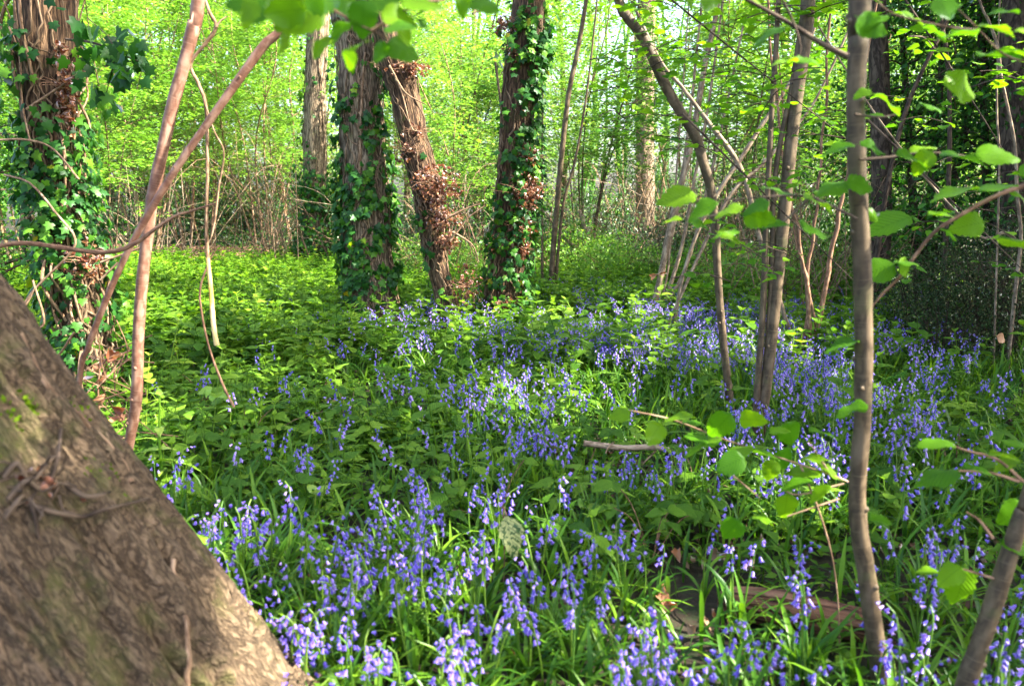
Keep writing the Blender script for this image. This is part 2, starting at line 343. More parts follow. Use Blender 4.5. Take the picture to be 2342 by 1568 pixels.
def blade(L=1., w=.035, arch=.5, n=6):
    t = np.linspace(0, 1, n+1); a = arch*1.7*t
    y = np.cumsum(np.r_[0, np.sin((a[1:]+a[:-1])/2)])/n*L; z = np.cumsum(np.r_[0, np.cos((a[1:]+a[:-1])/2)])/n*L
    wd = w*np.minimum(1, (1-t)*3.2+.02)*(.6+.4*np.minimum(1, t*4))
    V = []; 
    for i in range(n+1): V += [[-wd[i]/2, y[i], z[i]+wd[i]*.2], [0, y[i], z[i]], [wd[i]/2, y[i], z[i]+wd[i]*.2]]
    Q = []
    for i in range(n):
        for k in range(2): a_ = i*3+k; Q.append([a_, a_+1, a_+4, a_+3])
    V = np.array(V); return V, np.array(Q), [], np.c_[V[:, 0], V[:, 2], V[:, 1]]
def rotz(a, s=1.):
    a = np.asarray(a, float); c, n = np.cos(a), np.sin(a); z = np.zeros_like(c)
    M = np.stack([np.stack([c, -n, z], -1), np.stack([n, c, z], -1), np.stack([z, z, z+1], -1)], -2)
    return M*np.reshape(s, (-1, 1, 1)) if np.ndim(s) else M*s
def rv(n): return nrm(R.normal(size=(n, 3)))

# ------------------------------------------------------------------ ground
g = Geo(); n = 230
u = np.linspace(-1, 1, n); k = 5.2
gx = np.sinh(u*k)/np.sinh(k)*260; gy = np.sinh(u*k)/np.sinh(k)*260+5
X, Y = np.meshgrid(gx, gy); Z = gh(X, Y)*np.clip(60/(np.hypot(X, Y)+1), 0, 1)
V = np.stack([X, Y, Z], -1).reshape(-1, 3); i = np.arange((n-1)*n).reshape(n-1, n)[:, :-1].ravel()
g.raw(V, np.stack([i, i+1, i+n+1, i+n], -1), None, V, .5)
tag(g.build('ground', M_soil), 'dark woodland soil and leaf litter under the flowers', None, None, 'structure')
g = Geo(); a = np.linspace(0, 1, 50); b = np.linspace(0, 1, 12); A, B = np.meshgrid(a, b)
Xp = -22+A*22; Yp = 15.8+B*9.5+A*1.2+noise(A*6, B*0+3)*.9*(B-.5); Zp = gh(Xp, Yp)+.03
V = np.stack([Xp, Yp, Zp], -1).reshape(-1, 3); i = np.arange(11*50).reshape(11, 50)[:, :-1].ravel()
g.raw(V, np.stack([i, i+1, i+51, i+50], -1), None, V, .5)
tag(g.build('path', M_path), 'pinkish brown leaf-strewn path crossing behind the nettles', None, None, 'structure')

# ------------------------------------------------------------------ stems traced in place: (vx, vy, width px) at distance d
def stem_pts(L, d, n=30, wob=0., down=True, up=2.0):
    P = []; W = []
    for i, e in enumerate(L):
        dd = e[3] if len(e) > 3 else d
        p = at(e[0], e[1], dd); P.append(p); W.append(e[2]/2*((p-C0)@FW)/F)
    P = np.array(P); W = np.array(W)
    if P[0][2] > P[-1][2]: P = P[::-1]; W = W[::-1]
    if up:
        dr = nrm(P[-1]-P[-2]); dr = nrm(dr+[0, 0, .5]); P = np.vstack([P, P[-1]+dr*up*.5, P[-1]+dr*up+[0, 0, up*.1]]); W = np.r_[W, W[-1]*.85, W[-1]*.6]
    if down and P[0][2] > .02:
        dr = nrm(P[0]-P[1]); dr = nrm(dr+[0, 0, -.8]); t = (P[0][2]+.08)/max(-dr[2], .2); P = np.vstack([P[0]+dr*t, P]); W = np.r_[W[0]*1.08, W]
    C = curve(P, n*2); s = np.linspace(0, len(W)-1, n*2); r = np.interp(s, np.arange(len(W)), W)
    if wob: C = C+(np.c_[noise(s*3, 1), noise(s*3, 5), noise(s*3, 9)]-.5)*wob
    r = r*(1+.10*(noise(s*5, 2)-.5))
    return C, r
def knots(g, C, r, n, seg=8):
    for k in range(n):
        i = int(R.integers(5, len(C)-5)); a = R.random()*2*pi; d = np.array([cos(a), sin(a), .3])
        p = C[i]+d*r[i]*.75; g.tube(np.array([p-d*r[i]*.3, p+d*r[i]*.35, p+d*r[i]*.5]), np.array([r[i]*.5, r[i]*.32, r[i]*.05]), 6, .5)

def ivy_on(th, par, C, r, z0, z1, dens, side=None, clump=.45, size=(.04, .08), off=(.01, .09), mat=None, seed=0, name='ivy', stems=5, hang=.2):
    g = Geo(); L = np.linalg.norm(np.diff(C, axis=0), axis=1); area = sum(L)*2*pi*r.mean(); N = int(area*dens)
    i = R.integers(0, len(C)-1, N*3); f = R.random(N*3)[:, None]; p = C[i]*(1-f)+C[i+1]*f; rr = r[i]; a = R.random(N*3)*2*pi
    o = np.c_[np.cos(a), np.sin(a), 0*a]; q = p+o*(rr+R.uniform(*off, N*3)**1.)[:, None]
    nn = .5*fbm(q[:, 0]*3.2+seed, q[:, 1]*3.2, q[:, 2]*2.2)+.5*noise(q[:, 0]*11+seed, q[:, 1]*11, q[:, 2]*9); keep = nn > clump
    fade = np.clip((z1-q[:, 2])/.6, 0, 1)*np.clip((q[:, 2]-z0)/.3, 0, 1); keep &= R.random(N*3) < fade
    if side is not None: keep &= R.random(N*3) < np.clip(.5+(o@np.array(side)), .1, 1)
    q = q[keep][:N]; o = o[keep][:N]; n_ = len(q)
    M = frames(np.array([0, 0, -1.])+o*.3+rv(n_)*.8, o+np.array([0, 0, .35])+rv(n_)*.5, R.uniform(*size, n_))
    g.inst(L_ivy, q, M)
    iv = th.part(g, name, mat or M_ivy, par)
    if stems:
        g2 = Geo()
        for k in range(stems):
            a0 = R.random()*2*pi; m = len(C); aa = a0+np.cumsum(R.normal(size=m)*.10)
            rr = r*1.03+.006; pp = C+np.c_[np.cos(aa)*rr, np.sin(aa)*rr, 0*aa]; e = int(m*R.uniform(.5, 1)); pp = pp[:e]
            g2.tube(curve(pp, e), np.linspace(.014, .005, e)*R.uniform(.5, 1.2), 5, .5)
        so_ = g2.build('ivy_stem', M_darktwig, iv, loc=th.loc)
    return iv
def burr(th, par, c, rad, n=110, twn=14, size=(.03, .062), sq=(1, 1, 1), name='dead_leaf_cluster'):
    g = Geo(); d = rv(n); p = np.asarray(c)+d*rad*np.array(sq)*(R.random(n)**.6)[:, None]
    for k in range(3):
        s = slice(k, None, 3); m = len(p[s]); g.inst(L_d[k], p[s], frames(rv(m)+[0, 0, -.4], rv(m), R.uniform(*size, m)))
    o = th.part(g, name, M_dead, par); g = Geo()
    for k in range(twn):
        d = rv(1)[0]; d[2] = abs(d[2])*.6; l = rad*R.uniform(.8, 1.7)
        g.tube(curve([c+d*0, c+d*l*.5+rv(1)[0]*rad*.2, c+d*l+rv(1)[0]*rad*.25], 6), np.linspace(.004, .0015, 6), 3, .5)
    g.build('twig', M_redtwig, o, loc=th.loc)
    return o

# --- big leaning trunk at the left
ax = [(-560, 600, 800), (-390, 790, 800), (-245, 1000, 815), (-100, 1210, 830), (60, 1440, 865), (230, 1690, 900), (310, 1810, 930)]
P = []; W = []
for vx, vy, wd in ax:
    p = at(vx, vy, 1.62); P.append(p); W.append(wd/2*.90*((p-C0)@FW)/F)
P = np.array(P[::-1]); W = np.array(W[::-1]); d = nrm(P[-1]-P[-2])
P = np.vstack([P[0]-d*.35, P, P[-1]+d*1.2, P[-1]+d*3+[0, .2, .5]]); W = np.r_[W[0]*1.15, W, W[-1]*.92, W[-1]*.75]
C = curve(P, 360); r = np.interp(np.linspace(0, len(W)-1, 360), np.arange(len(W)), W)
th = Thing('leaning_tree', (P[1][0], P[1][1], 0), 'thick rough-barked trunk leaning across the lower left corner, very close', 'tree')
g = Geo(); g.tube(C, r, 420, .5, bump=.06, bs=13, ridge=1.5); trunk_lean = th.part(g, 'trunk', M_lean)
def lean_srf(vx, vy, off=.0, C=C, r=r):
    """point on the near surface of the leaning trunk seen in the direction (vx,vy)"""
    rr = nrm(ray(vx, vy)); t = .6
    for _ in range(160):
        p = C0+rr*t; dd = np.linalg.norm(C-p, axis=1); i = dd.argmin()
        if dd[i]-r[i] < off: break
        t += max((dd[i]-r[i]-off)*.6, .002)
    return C0+rr*t
g = Geo()
for L in ([(-5, 690), (40, 740), (75, 830), (120, 900), (190, 960), (270, 1040), (300, 1100)],
          [(300, 990), (330, 1060), (345, 1110), (380, 1170)], [(120, 780), (160, 860), (200, 900), (250, 960), (285, 1030)],
          [(395, 1280), (415, 1370), (428, 1450), (430, 1560), (420, 1600)]):
    Q = np.array([lean_srf(x, y, .004) for x, y in L]); g.tube(curve(Q, 40)+(np.c_[noise(np.arange(40)*.4, 1), noise(np.arange(40)*.4, 5), noise(np.arange(40)*.4, 8)]-.5)*.008, .006, 7, .5)
th.part(g, 'ivy_stem', M_twig)
g = Geo()
for L in ([(150, 1105), (200, 1135), (260, 1120), (305, 1078), (330, 1065)], [(60, 1150), (120, 1170), (190, 1180), (240, 1165), (340, 1140)], [(10, 1090), (40, 1060), (70, 1100), (110, 1060)],
          [(20, 1140), (60, 1100), (100, 1120), (130, 1060), (140, 980)], [(0, 1200), (30, 1160), (60, 1130), (80, 1180), (90, 1230)]):
    Q = np.array([lean_srf(x, y, .012+.02*(j % 2)) for j, (x, y) in enumerate(L)]); g.tube(curve(Q, 24), np.linspace(.006, .0035, 24), 6, .5)
for k in range(40):
    x = 70+R.normal()*50; y = 1110+R.normal()*28; p = lean_srf(x, y, .01); q = p+rv(1)[0]*.05+[.0, -.02, 0]
    g.tube(curve([p, (p+q)/2+rv(1)[0]*.012, q], 6), np.linspace(.004, .0015, 6), 4, .5)
th.part(g, 'burr_twigs', M_darkstem)
g = Geo(); p = np.array([lean_srf(80+R.normal()*40, 1105+R.normal()*26, .012) for k in range(16)])
g.inst(L_d[0], p, frames(rv(16), rv(16), R.uniform(.015, .035, 16))); th.part(g, 'dead_leaf_cluster', M_dead)
g = Geo()
for (x, y, s) in ((15, 950, 30), (70, 930, 14), (190, 930, 16), (230, 1085, 20), (20, 1000, 18)):
    p = np.array([lean_srf(x+R.normal()*s, y+R.normal()*s, .003) for k in range(60)]); g.inst(L_s, p, frames(rv(60)+[0, -.8, .3], rv(60), R.uniform(.008, .018, 60)))
th.part(g, 'moss', M_moss)

# --- ivied tree at the left
th = Thing('ivy_clad_tree', (*gnd(215, 905)[:2], 0), 'dark ivy-smothered tree trunk with peeling reddish ivy stems at the left edge', 'tree')
IC, Ir = stem_pts([(104, 0, 122), (110, 150, 116), (118, 300, 100), (135, 430, 92), (160, 560, 90), (185, 700, 96), (205, 800, 110), (215, 905, 130)], 5.2, 60, 0, up=4)
g = Geo(); g.tube(IC, Ir, 60, .5, bump=.07, bs=8)
tk = th.part(g, 'trunk', M_ivybark)
iv = ivy_on(th, tk, IC, Ir, .5, 2.0, 300, clump=.45, size=(.04, .075), off=(.0, .15), stems=18, seed=3)
ivy_on(th, tk, IC, Ir, -.1, 1.0, 110, clump=.42, size=(.04, .07), off=(.0, .12), stems=0, seed=9)
ivy_on(th, tk, IC, Ir, 1.8, 4.2, 170, side=(-1, 0, 0), clump=.42, size=(.05, .08), off=(.02, .22), stems=6, seed=5)
g = Geo()   # loose shaggy ivy stems
for k in range(80):
    i = int(R.integers(2, 100)); a = R.random()*2*pi; o = np.array([cos(a), sin(a), 0]); l = int(R.integers(6, 20)); j = min(i+l, len(IC)-1)
    m = (IC[i]+IC[j])/2+o*(Ir[i]+R.uniform(.02, .14)); g.tube(curve([IC[i]+o*Ir[i], m, IC[j]+o*Ir[j]], 12), R.uniform(.004, .011), 5, .5)
for L in ([(10, 400, 5.0), (70, 420, 4.9), (130, 490, 4.8), (170, 540, 4.8), (160, 580, 4.8), (80, 660, 4.8), (40, 720, 4.8)], [(0, 320, 4.9), (60, 320, 4.9), (120, 340, 4.9), (180, 410, 4.9)],
          [(75, 640, 4.6), (100, 740, 4.6), (42, 752, 4.6)], [(40, 730, 4.6), (80, 660, 4.6)], [(60, 770, 4.6), (120, 820, 4.6), (170, 760, 4.6)], [(230, 600, 4.9), (340, 560, 4.9)], [(230, 640, 4.9), (270, 600, 4.9)],
          [(20, 60, 5.), (45, 130, 5.), (50, 230, 5.), (70, 330, 5.)], [(60, 250, 5.), (120, 210, 5.), (165, 180, 5.)]):
    g.tube(curve([at(*e) for e in L], 20), .007, 6, .5)
g.build('ivy_stem', M_twig, tk, loc=th.loc)
burr(th, tk, at(150, 200, 5.05), .12, 140, 20, sq=(.5, .5, 2.6)); burr(th, tk, at(195, 600, 5.0), .15, 90, 18, sq=(1, .6, 1))
g = Geo(); bc = [(250, 120), (300, 110), (200, 60), (270, 170), (225, 200), (330, 130), (300, 180), (240, 240), (190, 150), (280, 90), (220, 110)]   # overhanging ivy spray
for (x, y) in bc:
    p = np.array([at(x+R.normal()*16, y+R.normal()*16, 4.6+R.normal()*.1) for _ in range(7)]); g.inst(L_ivy, p, frames(rv(7)+[0, 0, -1.2], rv(7)+[0, -.8, .2], R.uniform(.06, .10, 7)))
sp = th.part(g, 'ivy_spray', M_ivy); g = Geo()
g.tube(curve([at(150, 90, 5.1), at(220, 100, 4.7), at(290, 130, 4.6), at(340, 150, 4.6)], 16), np.linspace(.008, .003, 16), 5, .5); g.tube(curve([at(200, 40, 4.8), at(260, 110, 4.6), at(240, 230, 4.6)], 12), .003, 4, .5)
g.build('twig', M_darkstem, sp, loc=th.loc)

# --- mid-distance ivied oaks
th = Thing('ivied_oak', (*at(725, 610, 14.5)[:2], 0), 'slim grey oak trunk with ivy round its foot, leftmost of the four behind the flowers', 'tree')
C, r = stem_pts([(728, 60, 48), (722, 200, 48), (720, 350, 52), (722, 480, 56), (725, 612, 64)], 14.5, 40, up=4)
g = Geo(); g.tube(C, r, 40, .5, bump=.06, bs=7); tk = th.part(g, 'trunk', M_oak)
ivy_on(th, tk, C, r, -.05, 2.0, 260, clump=.36, size=(.05, .09), off=(.0, .22), seed=21); ivy_on(th, tk, C, r, 1.2, 5, 60, side=(-1, 0, 0), clump=.5, size=(.05, .09), off=(.0, .12), stems=3, seed=2)

th = Thing('ivied_oak', (*at(855, 735, 7.77)[:2], 0), 'broad pale oak trunk with branching bare ivy stems above and dense ivy below', 'tree')
C, r = stem_pts([(800, -30, 100), (810, 60, 96), (820, 150, 94), (828, 300, 98), (835, 450, 102), (842, 580, 106), (850, 680, 116), (856, 735, 140)], 7.77, 60, up=4)
g = Geo(); g.tube(C, r, 80, .5, bump=.05, bs=7); tk = th.part(g, 'trunk', M_oak)
ivy_on(th, tk, C, r, .45, 2.7, 330, clump=.50, size=(.05, .085), off=(.0, .10), seed=33, stems=8); ivy_on(th, tk, C, r, -.1, 1.2, 120, side=(-1, -.3, 0), clump=.44, size=(.05, .08), off=(0, .08), seed=4, stems=10)
ivy_on(th, tk, C, r, 2.0, 3.2, 30, side=(1, 0, 0), clump=.5, size=(.05, .08), off=(0, .12), seed=14, stems=0)
g = Geo(); ff = lambda L, rad: g.tube(curve([at(x, y, 7.77-.215+abs(x-822)*.0018) for x, y in L], 24), rad, 6, .5)
ff([(800, 620), (810, 500), (820, 420), (824, 340), (826, 250), (830, 170), (835, 120)], np.linspace(.02, .010, 24))
ff([(824, 300), (805, 270), (782, 215)], np.linspace(.016, .008, 24)); ff([(825, 262), (800, 235), (780, 218)], np.linspace(.012, .006, 24)); ff([(824, 335), (800, 320), (782, 285)], np.linspace(.014, .008, 24))
ff([(824, 330), (845, 280), (868, 220), (878, 170)], np.linspace(.012, .006, 24)); ff([(812, 480), (848, 430), (870, 350), (872, 240)], np.linspace(.010, .006, 24)); ff([(856, 520), (880, 450), (872, 380)], np.linspace(.012, .006, 24))
ff([(780, 130), (800, 110), (840, 200), (850, 300)], np.linspace(.006, .005, 24))
g.build('ivy_stem', M_twig, tk, loc=th.loc)

th = Thing('leaning_oak', (*at(1032, 735, 7.51)[:2], 0), 'crooked dark trunk leaning left with rusty dead-leaf burrs down its side', 'tree')
C, r = stem_pts([(878, 60, 56), (902, 130, 80), (926, 220, 66), (944, 310, 64), (964, 390, 66), (980, 460, 62), (988, 540, 50), (1000, 600, 46), (1016, 660, 44), (1032, 735, 50)], 7.51, 70, up=3)
g = Geo(); g.tube(C, r, 64, .5, bump=.10, bs=9); tk = th.part(g, 'trunk', M_ivybark)
ivy_on(th, tk, C, r, -.1, 4, 22, clump=.55, size=(.05, .08), off=(0, .08), seed=6, stems=16)
burr(th, tk, at(940, 155, 7.35), 0.211, 110, 30, sq=(1, .6, .5)); burr(th, tk, at(998, 425, 7.31), 0.238, 330, 40, sq=(1, .7, .9)); burr(th, tk, at(1012, 500, 7.35), 0.167, 170, 22, sq=(1.1, .7, .7))
burr(th, tk, at(1022, 552, 7.35), 0.106, 110, 14); burr(th, tk, at(955, 300, 7.35), 0.114, 20, 26, sq=(1, .8, .5)); burr(th, tk, at(930, 345, 7.35), 0.141, 25, 26)
g = Geo()
for L in ([(1020, 500), (1060, 480), (1100, 465)], [(1030, 550), (1070, 500), (1110, 470)], [(905, 180), (930, 215), (975, 240)], [(890, 150), (915, 200), (940, 290), (960, 300)], [(1035, 530), (1080, 560), (1095, 600)]):
    g.tube(curve([at(x, y, 7.26) for x, y in L], 12), np.linspace(.012, .004, 12), 5, .5)
g.build('ivy_stem', M_twig, tk, loc=th.loc)
burr(th, tk, at(1068, 655, 7.43), 0.194, 130, 18, sq=(.8, .8, 1.3))

th = Thing('ivied_oak', (*at(1158, 715, 8.02)[:2], 0), 'upright oak trunk clothed in ivy and rusty leaf burrs, right of the leaning one', 'tree')
C, r = stem_pts([(1212, -20, 72), (1202, 80, 76), (1190, 190, 74), (1182, 300, 72), (1178, 400, 76), (1172, 500, 76), (1162, 600, 82), (1155, 715, 98)], 8.02, 60, up=4)
g = Geo(); g.tube(C, r, 60, .5, bump=.07, bs=8); tk = th.part(g, 'trunk', M_ivybark)
ivy_on(th, tk, C, r, 1.0, 4.2, 260, side=(.8, -.3, 0), clump=.50, size=(.05, .085), off=(0, .14), seed=41, stems=10)
ivy_on(th, tk, C, r, .0, 1.4, 230, clump=.45, size=(.05, .08), off=(0, .14), seed=44, stems=8, name='ivy')
burr(th, tk, at(1200, 440, 7.81), 0.211, 260, 30, sq=(.9, .7, 1)); burr(th, tk, at(1205, 360, 7.85), 0.150, 130, 16); burr(th, tk, at(1190, 520, 7.85), 0.158, 90, 14); burr(th, tk, at(1150, 60, 7.85), 0.141, 60, 20, sq=(1, .7, .8))
burr(th, tk, at(1175, 120, 7.85), 0.106, 40, 12); burr(th, tk, at(1195, 570, 7.85), 0.123, 90, 10, sq=(.6, .6, 1.5)); burr(th, tk, at(1135, 560, 7.85), 0.141, 50, 10); burr(th, tk, at(1150, 700, 7.77), 0.158, 80, 12)

th = Thing('oak', (*at(1478, 600, 21)[:2], 0), 'distant straight grey oak trunk standing in bright leaf light', 'tree')
C, r = stem_pts([(1478, 60, 42), (1476, 200, 40), (1475, 350, 42), (1476, 500, 42), (1478, 612, 50)], 21, 40, up=5)
g = Geo(); g.tube(C, r, 36, .5, bump=.05, bs=7); tk = th.part(g, 'trunk', M_oak)
ivy_on(th, tk, C, r, 2, 7, 18, clump=.5, size=(.08, .12), off=(0, .2), mat=M_bgleaf, stems=0)

# --- slender stems
def slender(name, label, d, stems, mat, base=None, seg=12, kn=5, group=None, wob=.0, cat='tree', up=2.0):
    lows = [max(L, key=lambda e: e[1]) for L in stems]; b = gnd(*lows[0][:2]) if base is None else base
    th = Thing(name, (b[0], b[1], 0), label, cat, group)
    for L in stems:
        C, r = stem_pts(L, d, 30, wob, up=up); r = r*(.88 if seg < 24 else .94); g = Geo(); g.tube(C, r, seg, R.random(), bump=.03, bs=5)
        if kn: knots(g, C, r, kn)
        th.part(g, 'stem', mat)
    return th
slender('hazel_sapling', 'pinkish upright sapling beside the leaning trunk, thicker of the crossing pair', 3.0,
        [[(455, -20, 32), (442, 60, 32), (420, 150, 31), (395, 240, 32), (375, 330, 30), (357, 410, 30), (345, 480, 30), (332, 580, 29), (322, 680, 29), (316, 780, 29), (314, 870, 29), (310, 930, 28), (298, 1000, 26), (285, 1075, 26)]], M_hazelred, kn=9, seg=16)
slender('hazel_sapling', 'redder thin sapling slanting across the thicker pink one at the left', 2.85,
        [[(700, -20, 20), (600, 108, 24), (530, 205, 22), (455, 310, 20), (400, 390, 19), (345, 480, 18), (300, 560, 17), (262, 640, 16), (225, 730, 16), (200, 800, 15), (182, 870, 14)]], M_hazelred, kn=6, seg=14)
slender('hazel_sapling', 'tall thin pale stem rising from tussock right of the ivied oaks', 9.8,
        [[(1342, -10, 11), (1322, 110, 12), (1300, 220, 13), (1284, 360, 14), (1275, 460, 14), (1266, 560, 15), (1260, 680, 16)], [(1350, 150, 5), (1330, 290, 6), (1312, 380, 7), (1290, 460, 8), (1278, 560, 8), (1270, 670, 9)],
         [(1215, 480, 6), (1222, 600, 7), (1226, 680, 8)], [(1240, 520, 6), (1240, 680, 9)], [(1195, 560, 10), (1215, 640, 12), (1235, 690, 14)]], M_hazel, kn=3)
th_h3 = slender('curved_hazel', 'grey stem arching up to the left, alone among the bluebells', 4.5,
        [[(1410, -20, 24), (1432, 35, 26), (1470, 85, 26), (1500, 150, 27), (1532, 215, 27), (1565, 270, 27), (1592, 315, 27), (1608, 370, 26), (1625, 430, 24), (1636, 520, 22), (1640, 600, 21), (1646, 690, 20), (1654, 780, 20), (1663, 860, 21), (1672, 945, 22)]], M_hazel, kn=10, seg=16)
slender('hazel_clump', 'group of three close-set grey stems rising from one foot among bluebells', 4.0,
        [[(1850, -20, 38), (1842, 80, 36), (1826, 190, 34), (1812, 300, 34), (1800, 420, 32), (1790, 520, 32), (1778, 640, 31), (1768, 740, 30), (1756, 850, 29), (1746, 930, 28), (1736, 1000, 30)],
         [(1782, -20, 13), (1774, 120, 14), (1765, 260, 14), (1758, 400, 15), (1752, 520, 16), (1748, 640, 17), (1742, 760, 17), (1734, 860, 18), (1728, 980, 20)],
         [(1815, 170, 13), (1800, 250, 13), (1782, 340, 13), (1770, 440, 13), (1766, 560, 14), (1762, 680, 14), (1754, 800, 15), (1742, 960, 16)]], M_hazel, kn=8, seg=16)
slender('hazel_clump', 'fan of thin stems leaning right with a curled dead leaf caught in them', 8.2,
        [[(1640, 20, 13), (1612, 150, 15), (1590, 280, 16), (1568, 380, 17), (1545, 470, 18), (1525, 560, 18), (1505, 660, 18), (1480, 745, 20)], [(1620, 240, 7), (1590, 400, 8), (1560, 560, 10), (1520, 690, 11), (1490, 760, 12)],
         [(1585, 560, 8), (1560, 630, 9), (1530, 690, 9), (1502, 770, 10)], [(1540, 480, 5), (1524, 640, 6), (1495, 730, 7)], [(1570, 330, 8), (1545, 500, 9), (1510, 640, 10), (1488, 720, 10)]], M_pale, kn=3)
slender('crossing_branches', 'pale crossing branches making an X between the grey stems', 6.6,
        [[(1500, 120, 8), (1560, 200, 10), (1620, 280, 12), (1680, 360, 14), (1710, 430, 14), (1730, 520, 14), (1770, 640, 13), (1800, 740, 12), (1830, 800, 12)], [(1850, 100, 7), (1800, 200, 9), (1740, 290, 11), (1690, 370, 12), (1655, 420, 12), (1600, 520, 10), (1560, 640, 10), (1540, 760, 10)],
         [(1880, 200, 6), (1820, 290, 8), (1740, 380, 9), (1650, 480, 9)]], M_pale, kn=4, base=gnd(1830, 800))
slender('hazel_clump', 'cluster of thin twisted stems just left of the near sapling', 6.2,
        [[(1945, 360, 8), (1925, 450, 10), (1905, 560, 12), (1885, 660, 13), (1868, 760, 13), (1850, 860, 13)], [(1800, 420, 8), (1830, 560, 10), (1845, 680, 13), (1850, 780, 15), (1845, 850, 16)],
         [(1880, 320, 7), (1868, 470, 8), (1850, 600, 9), (1845, 720, 10), (1830, 820, 11)], [(1815, 500, 5), (1840, 640, 7), (1870, 760, 7), (1880, 850, 8)]], M_redtwig, kn=4, wob=.03)
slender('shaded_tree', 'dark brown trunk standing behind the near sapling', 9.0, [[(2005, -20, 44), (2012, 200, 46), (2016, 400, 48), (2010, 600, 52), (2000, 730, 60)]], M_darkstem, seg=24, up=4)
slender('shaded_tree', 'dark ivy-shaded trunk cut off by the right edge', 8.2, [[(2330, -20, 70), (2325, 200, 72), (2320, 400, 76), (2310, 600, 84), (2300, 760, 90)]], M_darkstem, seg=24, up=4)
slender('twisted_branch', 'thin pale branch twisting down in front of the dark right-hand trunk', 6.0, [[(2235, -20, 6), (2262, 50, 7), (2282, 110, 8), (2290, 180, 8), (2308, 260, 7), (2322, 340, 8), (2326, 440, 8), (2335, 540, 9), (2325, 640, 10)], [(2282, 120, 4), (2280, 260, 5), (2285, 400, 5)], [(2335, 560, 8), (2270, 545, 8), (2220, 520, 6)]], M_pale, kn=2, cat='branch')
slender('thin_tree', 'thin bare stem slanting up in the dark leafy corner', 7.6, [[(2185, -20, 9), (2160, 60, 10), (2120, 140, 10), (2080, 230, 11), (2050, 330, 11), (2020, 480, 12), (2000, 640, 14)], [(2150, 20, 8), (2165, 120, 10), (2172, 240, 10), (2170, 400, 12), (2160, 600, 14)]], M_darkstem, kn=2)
slender('leaning_stick', 'grey stick leaning left in the woodland behind the tall pale stem', 12.5, [[(1325, 480, 11), (1345, 540, 12), (1390, 625, 14)], [(1240, 480, 5), (1290, 540, 6), (1340, 600, 7)]], M_pale, kn=2, up=0, cat='branch')
for (lab, d, L, m) in (('thin hanging stem with a bright yellow lower end at the left', 3.1, [(462, -20, 6), (480, 30, 8), (494, 62, 9), (470, 100, 9), (445, 130, 8), (436, 155, 8), (455, 195, 8), (470, 240, 8), (474, 330, 8), (474, 430, 8), (472, 520, 8), (475, 590, 9), (482, 660, 10), (488, 740, 11), (495, 788, 12)], M_twig),
                       ('near horizontal twig crossing in front of the pink saplings', 2.6, [(-20, 566, 11), (50, 556, 11), (120, 563, 12), (200, 575, 11), (260, 575, 11), (310, 556, 10), (360, 520, 8), (400, 495, 7), (440, 482, 6), (495, 464, 4)], M_redtwig),
                       ('thin dark arching stem with fanned tips over the nettles', 3.4, [(500, 560, 3), (478, 600, 4), (458, 660, 5), (462, 720, 5), (480, 800, 5), (510, 880, 6), (535, 930, 6)], M_redtwig)):
    th = Thing('bare_twig', at(L[-1][0], L[-1][1], d), lab, 'twig'); C, r = stem_pts(L, d, 60, 0, down=False, up=0)
    g = Geo(); g.tube(C, r, 8, .5); o = th.part(g, 'stem', m)
    if 'yellow' in lab:
        g = Geo(); C, r = stem_pts([(475, 590, 9.5), (482, 660, 10.5), (488, 740, 11.5), (496, 789, 12.5)], 3.09, 20, 0, down=False, up=0); g.tube(C, r, 8, .5); th.part(g, 'bare_wood', barkmat('peeled_wood', (.42, .27, .06), (.6, .45, .12), (.75, .62, .3), s=30, stretch=.2, bump=.001))
        g = Geo(); C, r = stem_pts([(494, 62, 6), (505, 48, 4), (520, 38, 3)], 3.09, 10, 0, down=False, up=0); g.tube(C, r, 5, .5); C, r = stem_pts([(470, 240, 4), (490, 300, 4), (512, 350, 4), (500, 430, 5), (492, 500, 5), (484, 540, 4)], 3.09, 20, 0, down=False, up=0); g.tube(C, r, 5, .5); th.part(g, 'side_twig', M_twig)

# --- near sapling with its leafy branches
def leaf_list(th, par, L, d, mat=M_hz, name='foliage', jd=.08):
    g = Geo(); tw = Geo()
    for k, (x, y, l, a, t) in enumerate(L):
        dd = d+R.normal()*jd; p = at(x, y, dd); q = at(x+cos(radians(a))*l, y+sin(radians(a))*l, dd)
        f = q-p; ln = np.linalg.norm(f); f = f+FW*ln*R.uniform(-.3, .3)
        nn = UP*(1-t)*1.2-FW*t*R.choice([1, 1, -.9] if t > .6 else [1])+rv(1)[0]*.12
        g.inst(L_h[int(R.integers(0, 6))], [p], frames(f[None], nn[None], ln*R.uniform(.82, 1.02)), [R.random()])
    return th.part(g, name, mat, par)
def twigs(th, par, LL, d, mat, w=(4, 2.5), name='branch'):
    out = None
    for L in LL:
        g = Geo(); C = curve([at(x, y, d) for x, y in L], 24); g.tube(C, np.linspace(w[0], w[1], 24)/2*d/F, 7, .5); out = th.part(g, name, mat, par)
    return out
th = slender('hazel_sapling', 'straight young sapling nearest the camera right of centre, sunlit down its right edge', 1.87,
        [[(1968, -20, 54), (1965, 60, 50), (1960, 150, 47), (1957, 240, 44), (1959, 340, 43), (1962, 430, 43), (1967, 520, 43), (1972, 610, 44), (1974, 700, 43), (1976, 790, 43), (1974, 880, 42), (1972, 970, 42), (1964, 1060, 41), (1960, 1140, 41), (1966, 1220, 42), (1980, 1300, 43), (1992, 1390, 43), (2005, 1480, 45), (2018, 1580, 48)]], M_hazel, kn=14, seg=24)
b = twigs(th, None, [[(1940, 130), (1880, 100), (1800, 50), (1690, -10)]], 1.827, M_darkstem, (14, 7))
